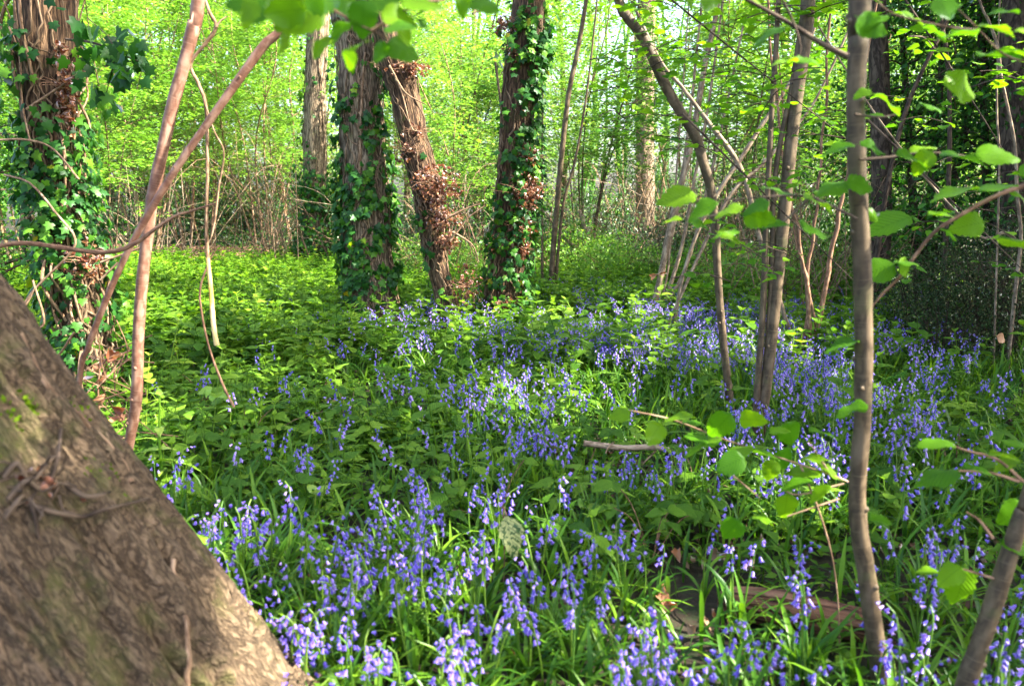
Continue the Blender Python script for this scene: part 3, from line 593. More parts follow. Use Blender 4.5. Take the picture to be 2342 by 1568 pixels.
b = twigs(th, None, [[(1955, 262), (2010, 268), (2050, 262)], [(1965, 365), (2030, 360), (2100, 350), (2170, 352), (2280, 368)]], 1.827, M_darkstem, (7, 3))
leaf_list(th, b, [(2160, 190, 128, 5, .85), (2110, 238, 62, 0, .5), (1990, 213, 104, 16, .45), (1990, 205, 52, 160, .5), (1962, 275, 75, -8, .45), (1955, 332, 78, 175, .5), (1970, 332, 80, 3, .6), (2050, 352, 90, 14, .5), (2132, 345, 74, 128, .7), (2150, 355, 112, 5, .3), (2230, 352, 95, 5, .5),
                  (1936, 415, 72, 8, .75), (1936, 415, 90, 165, .4), (1982, 478, 42, 50, .9), (1965, 780, 92, 165, .25), (1985, 925, 78, 168, .25), (1985, 1186, 62, 6, .3), (2080, 350, 70, -20, .3)], 1.802)
b = twigs(th, None, [[(1960, 500), (1900, 470), (1850, 450), (1780, 448), (1690, 455), (1600, 462)], [(1850, 455), (1800, 500), (1760, 520), (1690, 530)], [(1690, 455), (1640, 490), (1560, 505)]], 1.785, M_darkstem, (7, 2.5))
leaf_list(th, b, [(1592, 446, 92, 174, .55), (1642, 462, 84, 150, .5), (1562, 502, 52, 176, .3), (1572, 506, 58, 12, .5), (1692, 530, 62, 180, .2), (1700, 488, 74, 14, .85), (1742, 428, 74, 4, .3), (1812, 516, 74, 178, .3), (1830, 508, 78, 14, .4), (1842, 452, 94, 12, .35), (1700, 470, 80, 170, .3), (1780, 445, 76, -3, .3), (1640, 530, 60, 20, .5), (1760, 460, 70, 165, .4), (1860, 440, 70, -12, .3)], 1.768)
b = twigs(th, None, [[(1960, 1110), (1900, 1085), (1830, 1062), (1750, 1035), (1650, 1002), (1540, 960), (1440, 938)], [(1830, 1062), (1870, 1160), (1900, 1260), (1915, 1360), (1920, 1470)], [(1900, 1085), (1870, 1040), (1850, 1010)], [(1930, 1105), (1830, 1130), (1790, 1120)], [(1650, 1065), (1740, 1140)], [(1920, 1140), (1800, 1180)]], 1.998, M_twig, (6, 3))
leaf_list(th, b, [(1442, 940, 52, 172, .55), (1512, 968, 58, 128, .9), (1592, 955, 80, 178, .2), (1672, 945, 84, 128, .8), (1690, 958, 64, 0, .8), (1800, 965, 70, 72, 1), (1702, 1045, 76, 158, .8), (1780, 1030, 66, 58, .95), (1800, 1128, 74, 92, 1), (1692, 1188, 64, 128, .9), (1650, 1000, 90, 168, .15), (1720, 1018, 90, 172, .2), (1700, 1030, 90, 8, .15),
                  (1830, 1050, 80, -10, .2), (1880, 1080, 90, 185, .2), (1860, 1100, 90, 170, .25), (1760, 990, 60, -10, .3), (1870, 1060, 70, 20, .25), (1720, 1185, 60, 0, .2), (1630, 1010, 70, 200, .3), (1560, 965, 60, -8, .2), (1850, 985, 70, 5, .15), (1770, 1050, 55, 110, .6), (1900, 1110, 70, 150, .2)], 1.980, jd=.05)
th = slender('hazel_sapling', 'leaning young stem in the bottom right corner', 1.68, [[(2365, 1080, 34), (2335, 1180, 40), (2310, 1260, 44), (2288, 1330, 46), (2262, 1410, 46), (2238, 1480, 46), (2205, 1580, 50)]], M_hazel, kn=5, seg=20, up=1.5)
b = twigs(th, None, [[(2340, 1100), (2280, 1050), (2210, 1030), (2160, 1010)], [(2330, 1100), (2260, 1080), (2170, 1075)], [(2270, 1230), (2240, 1190), (2210, 1170)], [(2300, 1330), (2200, 1300)]], 1.679, M_redtwig, (9, 4))
leaf_list(th, b, [(2205, 1300, 92, 96, 1), (2342, 1150, 84, 140, .85), (2192, 1072, 104, 172, .2), (2200, 1068, 70, 10, .3), (2180, 1012, 90, 182, .25), (2260, 1040, 80, 5, .25), (2300, 1015, 80, -5, .3), (2330, 1050, 70, 160, .3), (2200, 1295, 80, 150, .5), (2290, 1240, 60, 20, .5), (2150, 1310, 60, 190, .3)], 1.662)
th = Thing('hazel_branch', at(2400, 400, 2.2), 'reddish leafy branch reaching in from the right edge', 'branch')
b = twigs(th, None, [[(2400, 415), (2342, 425), (2270, 452), (2200, 490), (2140, 528), (2100, 575), (2060, 630), (2020, 670), (1995, 700)]], 1.955, M_redtwig, (12, 5))
leaf_list(th, b, [(2120, 492, 66, 0, .3), (2085, 496, 104, 165, .45), (2252, 508, 84, 170, .85), (2240, 432, 116, 176, .3), (2240, 436, 94, -15, .3), (2046, 602, 96, 164, .65), (2052, 600, 64, -12, .3), (2300, 425, 80, 20, .4), (2290, 540, 90, 5, .2), (2060, 590, 50, 60, .5), (2150, 520, 60, 20, .3), (2330, 400, 60, -20, .5)], 1.921)
th = Thing('hazel_branch', at(2400, 80, 1.9), 'bright leafy twig hanging in the top right corner', 'branch')
b = twigs(th, None, [[(2420, 150), (2342, 140), (2290, 120), (2240, 70), (2180, 10)], [(2240, 70), (2160, 60), (2040, 30), (1990, -20)]], 1.679, M_twig, (6, 3))
leaf_list(th, b, [(2240, 128, 112, -4, .3), (2300, 118, 90, 4, .35), (2232, 80, 96, 178, .3), (2240, 60, 90, 5, .3), (2035, 30, 88, 10, .4), (1962, 40, 84, 35, .75), (2030, 35, 70, 160, .4), (2320, 70, 80, 20, .3), (2150, -10, 70, 80, .7), (2110, 60, 70, 20, .3), (2200, 10, 70, 150, .4), (2330, 30, 70, 190, .4)], 1.662)
th = Thing('hazel_branch', at(830, -200, 1.5), 'blurred bright green leaves hanging from the top of the view, left of centre', 'branch')
b = twigs(th, None, [[(600, -120), (700, -20), (790, 40), (850, 70), (890, 90)], [(850, 70), (900, 40), (960, 5), (1010, -40)], [(960, 5), (1030, 0), (1075, -5)]], 1.42, M_redtwig, (8, 4))
leaf_list(th, b, [(745, 28, 132, 162, .85), (615, -15, 112, 175, .85), (690, -30, 130, 22, .7), (833, -2, 96, 95, 1), (878, 66, 82, -6, .6), (880, 95, 64, 118, .9), (885, 98, 80, 14, .75), (845, 92, 84, 160, .35), (742, 95, 56, 130, .8), (915, -5, 104, 8, .55), (1060, -12, 62, 92, .9), (1075, -4, 80, 18, .6),
                  (800, 52, 84, 150, .12), (620, -30, 70, 110, .12), (780, -30, 90, 80, .9), (860, -40, 100, 60, .8), (660, 70, 60, 130, .5), (1020, -30, 80, 150, .6), (530, -60, 90, 60, .7), (980, 20, 60, 160, .4), (700, 20, 100, 175, .7), (760, 90, 70, 150, .6), (640, 20, 90, 165, .8), (905, 45, 80, 60, .5), (940, 40, 70, 20, .4), (800, 110, 60, 100, .6), (1000, -20, 80, 10, .6), (585, 0, 80, 120, .6), (870, 30, 90, 10, .7)], 1.4, jd=.05)
th = Thing('hazel_branch', at(1700, -150, 1.8), 'single large leaf cluster dipping from the top edge above the grey stems', 'branch')
b = twigs(th, None, [[(1720, -120), (1660, -50), (1630, -20)], [(1720, -120), (1800, 20), (1830, 100), (1825, 140)]], 1.8, M_darkstem, (6, 3))
leaf_list(th, b, [(1645, -45, 96, 118, .9), (1822, 142, 86, -2, .55), (1824, 140, 76, 178, .35), (1700, -20, 70, 30, .4), (1790, 60, 100, 155, .25), (1560, -40, 70, 60, .5)], 1.78)

# --- small mid-air leafy twigs (hazel sprays 4-9 m away) on the curved stem and the clump
def sprays(th, par, cen, n, spread, d, sz, mat=M_hz, name='foliage', flat=.5, tpl=None):
    g = Geo(); tw = Geo()
    for (x, y) in cen:
        c = at(x, y, d+R.normal()*.3); a = R.random()*2*pi; f = np.array([cos(a), sin(a), R.normal()*.15]); s = np.cross(f, [0, 0, 1])
        t = np.linspace(-1, 1, n); sg = np.where(np.arange(n) % 2, 1, -1)
        p = c+f*t[:, None]*spread+(rv(n)*.03)
        tw.tube(curve([c-f*spread, c+[0, 0, .03], c+f*spread], 6), .003, 3, .5)
        fw = f*.5+s*sg[:, None]+rv(n)*.25; nn = np.array([0, 0, 1.])+rv(n)*flat
        g.inst(tpl or L_m, p, frames(fw, nn, R.uniform(*sz, n)))
    o = th.part(g, name, mat, par)
    if o: tw.build('twig', M_darkstem, o, loc=th.loc)
for x in range(1): pass
sp_ = [(1400+R.random()*480, R.random()**1.3*430) for _ in range(62)]
sprays(th_h3, None, sp_, 8, .18, 4.5, (.055, .085))
for (x0, x1, y0, y1, d_, n_, lab) in ((2000, 2342, 0, 420, 3.6, 16, 'airy spray of small bright leaves before the dark trees, upper right'), (1380, 1950, 0, 330, 3.8, 22, 'airy spray of small bright leaves above the curved stem'), (1600, 1950, 420, 640, 3.6, 7, 'small bright leaf spray low beside the three grey stems'), (2020, 2342, 430, 620, 3.2, 5, 'small leaf spray over the dark shrub')):
    th = Thing('hazel_spray', at((x0+x1)/2, y0, d_), lab, 'branch'); g = Geo()
    sprays(th, None, [(R.uniform(x0, x1), R.uniform(y0, y1)) for _ in range(n_)], 7, .13, d_, (.045, .075), flat=.5)
    g.tube(curve([at(x0-40, y0-160, d_), at((x0+x1)/2, (y0+y1)/2-60, d_), at(x1, y1, d_)], 14), np.linspace(.006, .002, 14), 5, .5); th.part(g, 'stem', M_darkstem)

# ------------------------------------------------------------------ woodland behind: prototypes, then copies
def hazel_bush(seed, stems=8, H=6.5, spread=1.7, leaves=9000, lsz=(.06, .10), lo=1.0, sprayn=20, bushy=1.):
    global R
    keep = R; R = np.random.default_rng(seed); gs = Geo(); gl = Geo(); cs = []
    for k in range(stems):
        a = R.random()*2*pi; l = R.uniform(.2, 1)*spread; h = H*R.uniform(.65, 1); b = np.array([cos(a)*.12, sin(a)*.12, -.05])
        tip = np.array([cos(a)*l, sin(a)*l, h]); m1 = b*.6+tip*.35+[0, 0, h*.06]; m1[:2] += R.normal(size=2)*.12; m2 = b*.3+tip*.7; m2[:2] += R.normal(size=2)*.2
        Cc = curve([b, m1, m2, tip], 22); gs.tube(Cc, np.linspace(R.uniform(.011, .026), .005, 22), 5, R.random())
        for q in range(int(R.integers(12, 18))):
            i = int(R.integers(5, 21)); a2 = a+R.normal()*1.2; bl = R.uniform(.4, 1.25)*(1.3-i/26)
            e = Cc[i]+np.array([cos(a2)*bl, sin(a2)*bl, R.uniform(-.05, .45)*bl]); B = curve([Cc[i], (Cc[i]+e)/2+[0, 0, .08], e], 8)
            gs.tube(B, np.linspace(.007, .002, 8), 3, R.random())
            for j in range(3):
                cs.append(B[int(R.integers(3, 8))]+rv(1)[0]*.15)
    cs = np.array(cs); cs = cs[(cs[:, 2] > lo)]
    nsp = leaves//sprayn; c = cs[R.integers(0, len(cs), nsp)]+R.normal(size=(nsp, 3))*[.32, .32, .22]
    c = c[(c[:, 2] > lo*.7)]
    # keep clumps, leave holes
    c = c[fbm(c[:, 0]*1.4+seed, c[:, 1]*1.4, c[:, 2]*2.2) > .42]; nsp = len(c)
    a = R.random(nsp)*2*pi; f = np.c_[np.cos(a), np.sin(a), R.normal(size=nsp)*.15]; s = np.cross(f, [0, 0, 1])
    t = R.uniform(-1, 1, (nsp, sprayn)); u = R.uniform(-1, 1, (nsp, sprayn))
    p = c[:, None]+f[:, None]*t[..., None]*.30+s[:, None]*u[..., None]*.12*bushy+R.normal(size=(nsp, sprayn, 3))*.03
    p = p.reshape(-1, 3); N = len(p); fw = np.repeat(f, sprayn, 0)*.5+np.repeat(s, sprayn, 0)*np.sign(u).reshape(-1, 1)+rv(N)*.4
    gl.inst(L_s, p, frames(fw, np.array([0, 0, 1.])+rv(N)*.55, R.uniform(*lsz, N)), np.clip(np.repeat(R.random(nsp)*.7, sprayn)+R.random(N)*.3, 0, 1))
    R = keep
    return gs, gl
def proto(name, seed, smat, lmat, parts=('stems', 'foliage'), **kw):
    gs, gl = hazel_bush(seed, **kw); o = empty(name, (0, 0, 0), 'x', 'tree')
    gs.build(parts[0], smat, o); gl.build(parts[1], lmat, o); return o
used = set()
def place(pr, vx, d, s, label, cat, group=None, rz=None, z=0, at_ground=True):
    o = pr if pr.name not in used else copy_tree(pr); used.add(pr.name)
    p = at(vx, 500, d); o.location = (p[0], d, z); o.rotation_euler = (0, 0, R.random()*6.28 if rz is None else rz); o.scale = (s,)*3
    tag(o, label, cat, group); return o
HZ = [proto('hazel_tree', 100+k, M_darktwig if k % 2 else M_twig, M_bgmid if k in (1, 2) else M_bgleaf, stems=4+k % 3, H=6.8, leaves=15000, lo=[.8, 1.3, .5, 1.0][k % 4]) for k in range(4)]
near_hz = [(330, 15.8, 1.1, 'leafy hazel just behind the bare crossing saplings, over the path'), (470, 19.5, 1.25, 'hazel with dense bright sprays above the dark thicket at the left'), (600, 16.8, 1.1, 'bushy hazel left of the slim ivied oak'),
           (1015, 14.0, 1.0, 'hazel filling the gap behind the leaning oak'), (1095, 12.4, .8, 'low leafy hazel between the leaning oak and the upright one'), (1330, 14.5, 1.05, 'hazel behind the tall pale stem'),
           (1630, 13.2, 1.0, 'hazel behind the curved grey stem'), (1700, 11.5, .9, 'hazel behind the crossing pale branches'), (1890, 13.0, 1.05, 'hazel glimpsed behind the group of three grey stems'), (230, 12.0, .9, 'hazel right beside the dark ivy-smothered trunk'), (40, 11.5, .95, 'hazel behind the left edge ivy tree'),
           (2080, 14.5, 1.1, 'sunny hazel seen through the dark corner')]
for i, (vx, d, s, lab) in enumerate(near_hz): place(HZ[i % 4], vx, d, s, lab, 'tree', 'hazel trees behind the flowers')
zones = [(0, 700, 'hazel in the leafy wood far behind the nettle patch', 11), (700, 1250, 'hazel in the wood far behind the ivied oaks', 6), (1250, 1950, 'hazel in the bright wood far behind the crossing stems', 5), (1950, 2400, 'hazel in the wood far behind the dark leafy corner', 5)]
for (x0, x1, lab, n) in zones:
    for k in range(n):
        place(HZ[int(R.integers(0, 4))], x0+(k+.5+R.uniform(-.3, .3))*(x1-x0)/n, R.uniform(24 if x0 == 1250 else 19, 32), R.uniform(1.1, 1.6), lab, 'tree', lab.replace('hazel in', 'hazels in'))
# dense undergrowth bushes, darker
def bush(seed, n=7000, H=1.6, W=1.3, lsz=(.05, .08), tpl=L_s, thr=.42, dome=1.):
    r0 = np.random.default_rng(seed); p = r0.normal(size=(n*2, 3)); p = p/np.linalg.norm(p, axis=1)[:, None]*(r0.random(n*2)**.33)[:, None]
    p = p*[W, W, H]; p[:, 2] = np.abs(p[:, 2])*dome; lump = fbm(p[:, 0]*1.6+seed, p[:, 1]*1.6, p[:, 2]*1.6)
    p = p[lump > thr]; p = p*(1+.25*(lump[lump > thr, None]-.5)); p = p[:n]
    g = Geo(); N = len(p); g.inst(tpl, p, frames(rv(N)+[0, 0, -.2], np.array([0, 0, .7])+nrm(p)*.5+rv(N)*.7, r0.uniform(*lsz, N)))
    gs = Geo()
    for k in range(26):
        a = r0.random()*6.28; l = r0.uniform(.4, .95); e = np.array([cos(a)*W*l, sin(a)*W*l, H*r0.uniform(.5, 1.0)]); gs.tube(curve([[e[0]*.1, e[1]*.1, -.05], e*[.5, .5, .6], e], 8), np.linspace(.014, .004, 8), 4, r0.random())
    return g, gs
def bush_proto(name, seed, lm, sm, **kw):
    g, gs = bush(seed, **kw); o = empty(name, (0, 0, 0), 'x', 'bush'); gs.build('stems', sm, o); g.build('foliage', lm, o); return o
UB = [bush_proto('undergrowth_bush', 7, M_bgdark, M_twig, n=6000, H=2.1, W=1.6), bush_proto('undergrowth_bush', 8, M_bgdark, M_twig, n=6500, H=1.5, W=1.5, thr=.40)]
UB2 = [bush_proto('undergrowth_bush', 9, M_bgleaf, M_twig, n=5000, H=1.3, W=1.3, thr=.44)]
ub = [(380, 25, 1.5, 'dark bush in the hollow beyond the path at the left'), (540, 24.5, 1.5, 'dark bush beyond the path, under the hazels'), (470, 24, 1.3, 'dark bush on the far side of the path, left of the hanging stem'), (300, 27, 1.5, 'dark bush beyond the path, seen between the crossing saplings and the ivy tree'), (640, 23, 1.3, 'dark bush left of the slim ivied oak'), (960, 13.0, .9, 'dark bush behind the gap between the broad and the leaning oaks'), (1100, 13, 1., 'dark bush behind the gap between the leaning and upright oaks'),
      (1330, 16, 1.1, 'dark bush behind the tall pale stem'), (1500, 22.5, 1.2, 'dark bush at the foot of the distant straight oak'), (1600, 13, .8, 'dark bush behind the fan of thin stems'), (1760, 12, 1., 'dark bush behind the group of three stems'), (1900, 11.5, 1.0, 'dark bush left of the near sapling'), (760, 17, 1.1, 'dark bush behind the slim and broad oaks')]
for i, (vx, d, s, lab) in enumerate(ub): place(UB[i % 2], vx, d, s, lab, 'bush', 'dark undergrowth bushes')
ub = [(1000, 11.3, .7, 'low bright bush between the leaning oak and the broad oak'), (1300, 12.3, .8, 'low bright bush by the foot of the tall pale stem'), (1420, 11.4, .7, 'low bright bush left of the fan of thin stems'), (1650, 10.8, .7, 'low bright bush behind the curved grey stem'), (1720, 9.6, .6, 'low bright bush behind the group of three stems'), (1100, 11., .6, 'low bright bush behind the burr at the leaning oak foot'), (1880, 9.9, .75, 'low bright bush left of the near sapling')]
for i, (vx, d, s, lab) in enumerate(ub): place(UB2[0], vx, d, s, lab, 'bush', 'low bright bushes')
# bare twiggy thickets
def thicket(seed, n=60, H=2.6):
    r0 = np.random.default_rng(seed); g = Geo()
    for k in range(n):
        b = np.r_[r0.normal(size=2)*.6, -.02]; a = r0.random()*6.28; l = r0.uniform(.5, 1.6); h = r0.uniform(.5, H); dr = r0.choice([0, 0, 1])
        e = b+[cos(a)*l, sin(a)*l, h]; e2 = e+[cos(a)*l*.7, sin(a)*l*.7, -h*.5*dr+.2]
        g.tube(curve([b, b*.5+e*.5+[0, 0, .2], e, e2], 12), np.linspace(r0.uniform(.006, .013), .0025, 12), 3, r0.random())
    return g
TK = []
for k in range(2):
    o = empty('bramble_thicket', (0, 0, 0), 'x', 'thicket'); thicket(50+k).build('canes', M_pale if k else M_twig, o); TK.append(o)
for i, (vx, d, s, lab) in enumerate([(640, 14.5, 1., 'tangle of bare brown canes left of the slim ivied oak'), (470, 26.5, 1., 'bare canes in the dark hollow beyond the path'), (380, 24, .7, 'bare canes behind the crossing pink saplings'), (940, 12.2, .8, 'tangle of fine twigs between the broad and leaning oaks'),
        (1090, 11.0, .7, 'fine twig tangle between the leaning and upright oaks'), (1400, 13.5, .9, 'bare canes right of the tall pale stem'), (1720, 10.2, .8, 'reddish cane tangle behind the grey stems'), (1640, 12, 1., 'bare canes behind the curved grey stem'), (1870, 8.8, .7, 'cane tangle left of the near sapling'), (270, 15, 1., 'bare canes just right of the ivy-smothered trunk'), (1520, 16, 1.1, 'bare canes by the distant oak')]):
    place(TK[i % 2], vx, d, s, lab, 'thicket', 'bare cane thickets')
# tall trees further off
def tall_tree(seed, H=15):
    global R
    keep = R; R = np.random.default_rng(seed); gt = Geo(); gl = Geo(); C = curve([[0, 0, -.1], [R.normal()*.2, R.normal()*.2, H*.4], [R.normal()*.6, R.normal()*.6, H]], 30)
    gt.tube(C, np.linspace(.17, .05, 30), 12, .5, bump=.05, bs=7); cs = []
    for k in range(34):
        i = int(R.integers(6, 29)); a = R.random()*6.28; l = R.uniform(1.2, 3.4)*(1.2-i/36); e = C[i]+[cos(a)*l, sin(a)*l, R.uniform(.1, .7)*l]; B = curve([C[i], (C[i]+e)/2+[0, 0, .1], e], 9); gt.tube(B, np.linspace(.04, .008, 9), 5, .5)
        for j in range(7): cs.append(B[int(R.integers(3, 9))]+R.normal(size=3)*[.45, .45, .3])
    cs = np.array(cs); N = 12000; c = cs[R.integers(0, len(cs), N)]; p = c+R.normal(size=(N, 3))*[.42, .42, .16]
    gl.inst(L_s, p, frames(rv(N)*[1, 1, .3], np.array([0, 0, 1.])+rv(N)*.6, R.uniform(.09, .15, N))); R = keep
    o = empty('tall_tree', (0, 0, 0), 'x', 'tree'); gt.build('trunk', M_oak, o); gl.build('crown', M_bgleaf, o); return o
TT = [tall_tree(70+k) for k in range(3)]
for i, (vx, d, lab) in enumerate([(260, 27, 'tall far tree behind the ivy-smothered trunk and pink saplings'), (520, 31, 'tall far tree above the dark hollow'), (640, 36, 'tall far tree behind the bare cane tangle'), (930, 33, 'tall far tree behind the crooked dark trunk'), (1090, 30, 'tall far tree between the two burred trunks'), (1290, 34, 'tall far tree left of the tall pale stem'), (1700, 33, 'tall far tree behind the curved grey stem'), (1900, 29, 'tall far tree behind the grey stems on the right'), (2120, 27, 'tall far tree behind the dark leafy corner'), (2290, 33, 'tall far tree at the far right behind dark leaves'), (60, 32, 'tall far tree at the left edge')]):
    place(TT[i % 3], vx, d, R.uniform(.85, 1.15), lab, 'tree', 'tall far trees')
# far wood that reads as one mass
g = Geo(); N = 5200; x = R.uniform(-48, 48, N); y = R.uniform(40, 62, N); z = R.random(N)**.8*16; vx = 1171+F*x/y
hole = fbm(x*.22+3, z*.35, y*.05, 2) + .17*np.exp(-((vx-1450)/380)**2)*(z > 4) + .10*np.exp(-((vx-2150)/250)**2)*(z > 6)
k = hole < .565; x, y, z = x[k], y[k], z[k]; c = np.stack([x, y, z], -1); m = 30; N = len(c)
p = (c[:, None]+R.normal(size=(N, m, 3))*[.9, .9, .4]).reshape(-1, 3); p[:, 2] = np.abs(p[:, 2]); n = len(p)
g.inst(L_s, p, frames(rv(n)*[1, 1, .4], np.array([0, 0, 1.])+rv(n)*.8, R.uniform(.16, .30, n)))
for k in range(90):
    x = R.uniform(-45, 45); y = R.uniform(38, 60); C = curve([[x, y, -.1], [x+R.normal()*.4, y, 6], [x+R.normal()*1.2, y, 15]], 10); g.tube(C, np.linspace(R.uniform(.08, .25), .05, 10), 6, 0.)
tag(g.build('woodland', M_bgleaf), 'bright green mass of distant woodland closing the view', None, None, 'stuff')

# dark holly trees in the right-hand corner, dark shrub below them
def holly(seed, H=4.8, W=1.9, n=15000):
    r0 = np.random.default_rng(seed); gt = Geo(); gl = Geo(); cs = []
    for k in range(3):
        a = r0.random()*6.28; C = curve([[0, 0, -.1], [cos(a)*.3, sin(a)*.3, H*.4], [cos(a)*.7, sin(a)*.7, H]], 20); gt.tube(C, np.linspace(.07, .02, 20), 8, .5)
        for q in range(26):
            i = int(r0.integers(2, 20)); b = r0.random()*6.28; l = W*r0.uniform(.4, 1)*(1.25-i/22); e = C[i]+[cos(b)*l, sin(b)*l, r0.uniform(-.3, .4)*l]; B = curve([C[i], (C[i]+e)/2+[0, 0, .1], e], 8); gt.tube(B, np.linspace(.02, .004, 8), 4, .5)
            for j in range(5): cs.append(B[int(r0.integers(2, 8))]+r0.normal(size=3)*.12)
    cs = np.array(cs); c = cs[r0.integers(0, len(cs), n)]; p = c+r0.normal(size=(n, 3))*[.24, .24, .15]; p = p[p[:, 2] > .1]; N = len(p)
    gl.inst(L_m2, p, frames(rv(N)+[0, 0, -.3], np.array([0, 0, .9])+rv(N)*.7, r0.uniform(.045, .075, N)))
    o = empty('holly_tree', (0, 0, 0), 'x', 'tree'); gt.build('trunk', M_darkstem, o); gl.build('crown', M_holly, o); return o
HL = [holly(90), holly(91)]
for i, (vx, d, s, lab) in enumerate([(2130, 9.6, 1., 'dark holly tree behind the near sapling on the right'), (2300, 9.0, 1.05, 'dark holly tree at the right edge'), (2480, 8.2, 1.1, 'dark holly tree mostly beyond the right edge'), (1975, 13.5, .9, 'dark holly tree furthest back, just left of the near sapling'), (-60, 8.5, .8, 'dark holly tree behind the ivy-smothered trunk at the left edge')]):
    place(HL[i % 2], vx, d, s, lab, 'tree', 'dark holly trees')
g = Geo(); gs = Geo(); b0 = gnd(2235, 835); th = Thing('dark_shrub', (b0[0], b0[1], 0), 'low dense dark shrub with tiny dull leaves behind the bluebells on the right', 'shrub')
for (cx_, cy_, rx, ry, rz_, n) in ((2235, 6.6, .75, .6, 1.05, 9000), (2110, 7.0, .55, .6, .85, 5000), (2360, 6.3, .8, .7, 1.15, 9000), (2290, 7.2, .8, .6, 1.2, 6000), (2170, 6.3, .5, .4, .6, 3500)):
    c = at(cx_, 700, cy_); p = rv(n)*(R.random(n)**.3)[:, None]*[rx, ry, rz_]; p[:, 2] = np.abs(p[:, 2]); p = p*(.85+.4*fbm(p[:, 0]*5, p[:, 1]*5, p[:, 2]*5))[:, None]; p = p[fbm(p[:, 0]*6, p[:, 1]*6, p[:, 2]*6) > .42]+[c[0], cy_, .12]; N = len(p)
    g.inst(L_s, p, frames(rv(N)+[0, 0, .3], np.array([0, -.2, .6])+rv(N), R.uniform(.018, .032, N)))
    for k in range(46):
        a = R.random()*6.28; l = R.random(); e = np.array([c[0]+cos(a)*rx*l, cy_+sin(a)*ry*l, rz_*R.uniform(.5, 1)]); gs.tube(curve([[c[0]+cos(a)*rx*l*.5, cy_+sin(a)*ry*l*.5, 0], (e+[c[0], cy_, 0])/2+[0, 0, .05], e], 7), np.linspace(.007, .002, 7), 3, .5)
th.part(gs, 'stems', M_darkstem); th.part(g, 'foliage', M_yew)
th = Thing('dead_leaf', at(2292, 775, 5.4), 'single pale curled dead leaf caught in the dark shrub', 'leaf'); g = Geo(); g.inst(T_leaf(.9, 8, .03, 'ovate', .1, .2, .06), [at(2280, 768, 5.45)], frames(np.array([[1, 0, -.5]]), np.array([[.1, -1, .5]]), .085), [1.]); th.part(g, 'blade', M_dead)

# ------------------------------------------------------------------ ground plants
def in_view(x, y, z=.2, m=120):
    vx, vy, dz = proj(np.stack([x, y, np.broadcast_to(z, np.shape(x))], -1)); return (vx > -m) & (vx < 2342+m) & (vy < 1568+260) & (dz > .3)
def sample(n, y0, y1):
    """uniform over the ground seen between the distances y0 and y1"""
    y = np.sqrt(R.random(n)*(y1*y1-y0*y0)+y0*y0); x = (R.random(n)*2-1)*(y*.70+1.7); return x, y
def tab(vx, vy, xs, ys, M):
    M = np.asarray(M, float); i = np.clip(np.interp(vy, ys, np.arange(len(ys))), 0, len(ys)-1.001); j = np.clip(np.interp(vx, xs, np.arange(len(xs))), 0, len(xs)-1.001)
    a = i.astype(int); b = j.astype(int); f = i-a; g_ = j-b
    return (M[a, b]*(1-f)+M[a+1, b]*f)*(1-g_)+(M[a, b+1]*(1-f)+M[a+1, b+1]*f)*g_
XS = [100, 300, 500, 700, 900, 1100, 1300, 1500, 1700, 1900, 2100, 2300]
def lean_mask(x, y): return ~((np.hypot(x-P_lean[0], y-P_lean[1]) < .42))
P_lean = at(235, 1690, 1.62)
def trunk_free(x, y):
    ok = lean_mask(x, y)
    for (tx, ty, rr) in ((*gnd(215, 905)[:2], .2), (at(855, 735, 7.77)[0], 7.77, .30), (at(1032, 735, 7.52)[0], 7.52, .17), (at(1158, 715, 8.02)[0], 8.02, .22)): ok &= np.hypot(x-tx, y-ty) > rr
    return ok
# leafy herbs (nettle-like): a few variants of plant, spread as one undergrowth
def herb_tpl(seed, h=.34, n=5, ls=.085, tp=None):
    r0 = np.random.default_rng(seed); V = []; Q = []; T = []; U = []; o = 0
    def add(t, p, M):
        nonlocal o
        W = t[0]@M.T+p; V.append(W); U.append(t[3]); 
        if len(t[1]): Q.append(t[1]+o)
        if len(t[2]): T.append(t[2]+o)
        o += len(W)
    lean = r0.normal(size=2)*.06; S0 = curve([[0, 0, 0], [lean[0], lean[1], h*.6], [lean[0]*2, lean[1]*2, h]], 5)
    g_ = Geo(); g_.tube(S0, [.0035, .003, .003, .0025, .002], 3); st = (np.concatenate(g_.v), np.concatenate(g_.q), [], np.concatenate(g_.uv)*0+[.25, .5, 0]); add(st, 0, np.eye(3))
    for k in range(n):
        zz = .28+.70*k/(n-1); p = np.array([lean[0]*2*zz, lean[1]*2*zz, h*zz]); s = ls*(1.05-.55*abs(k/(n-1)-.45))*r0.uniform(.85, 1.15)*(.55 if k == n-1 else 1); a0 = k*pi/2+r0.normal()*.2
        for q in range(2):
            a = a0+q*pi; f = np.array([cos(a), sin(a), r0.uniform(-.25, .5) if k < n-1 else .9]); M = frames(f[None], np.array([[0, 0, 1.]])+r0.normal(size=(1, 3))*.15, s)[0]; add(tp or L_m, p, M)
    return np.concatenate(V), np.concatenate(Q), np.concatenate(T) if T else [], np.concatenate(U)
HT_far = [herb_tpl(s, .34, 5, .095) for s in range(4)]; HT_near = [herb_tpl(s, .26, 4, .10, L_n[s % 2]) for s in range(3)]
YS = [590, 620, 680, 740, 800, 860, 940, 1020, 1100, 1200, 1300, 1400, 1568]
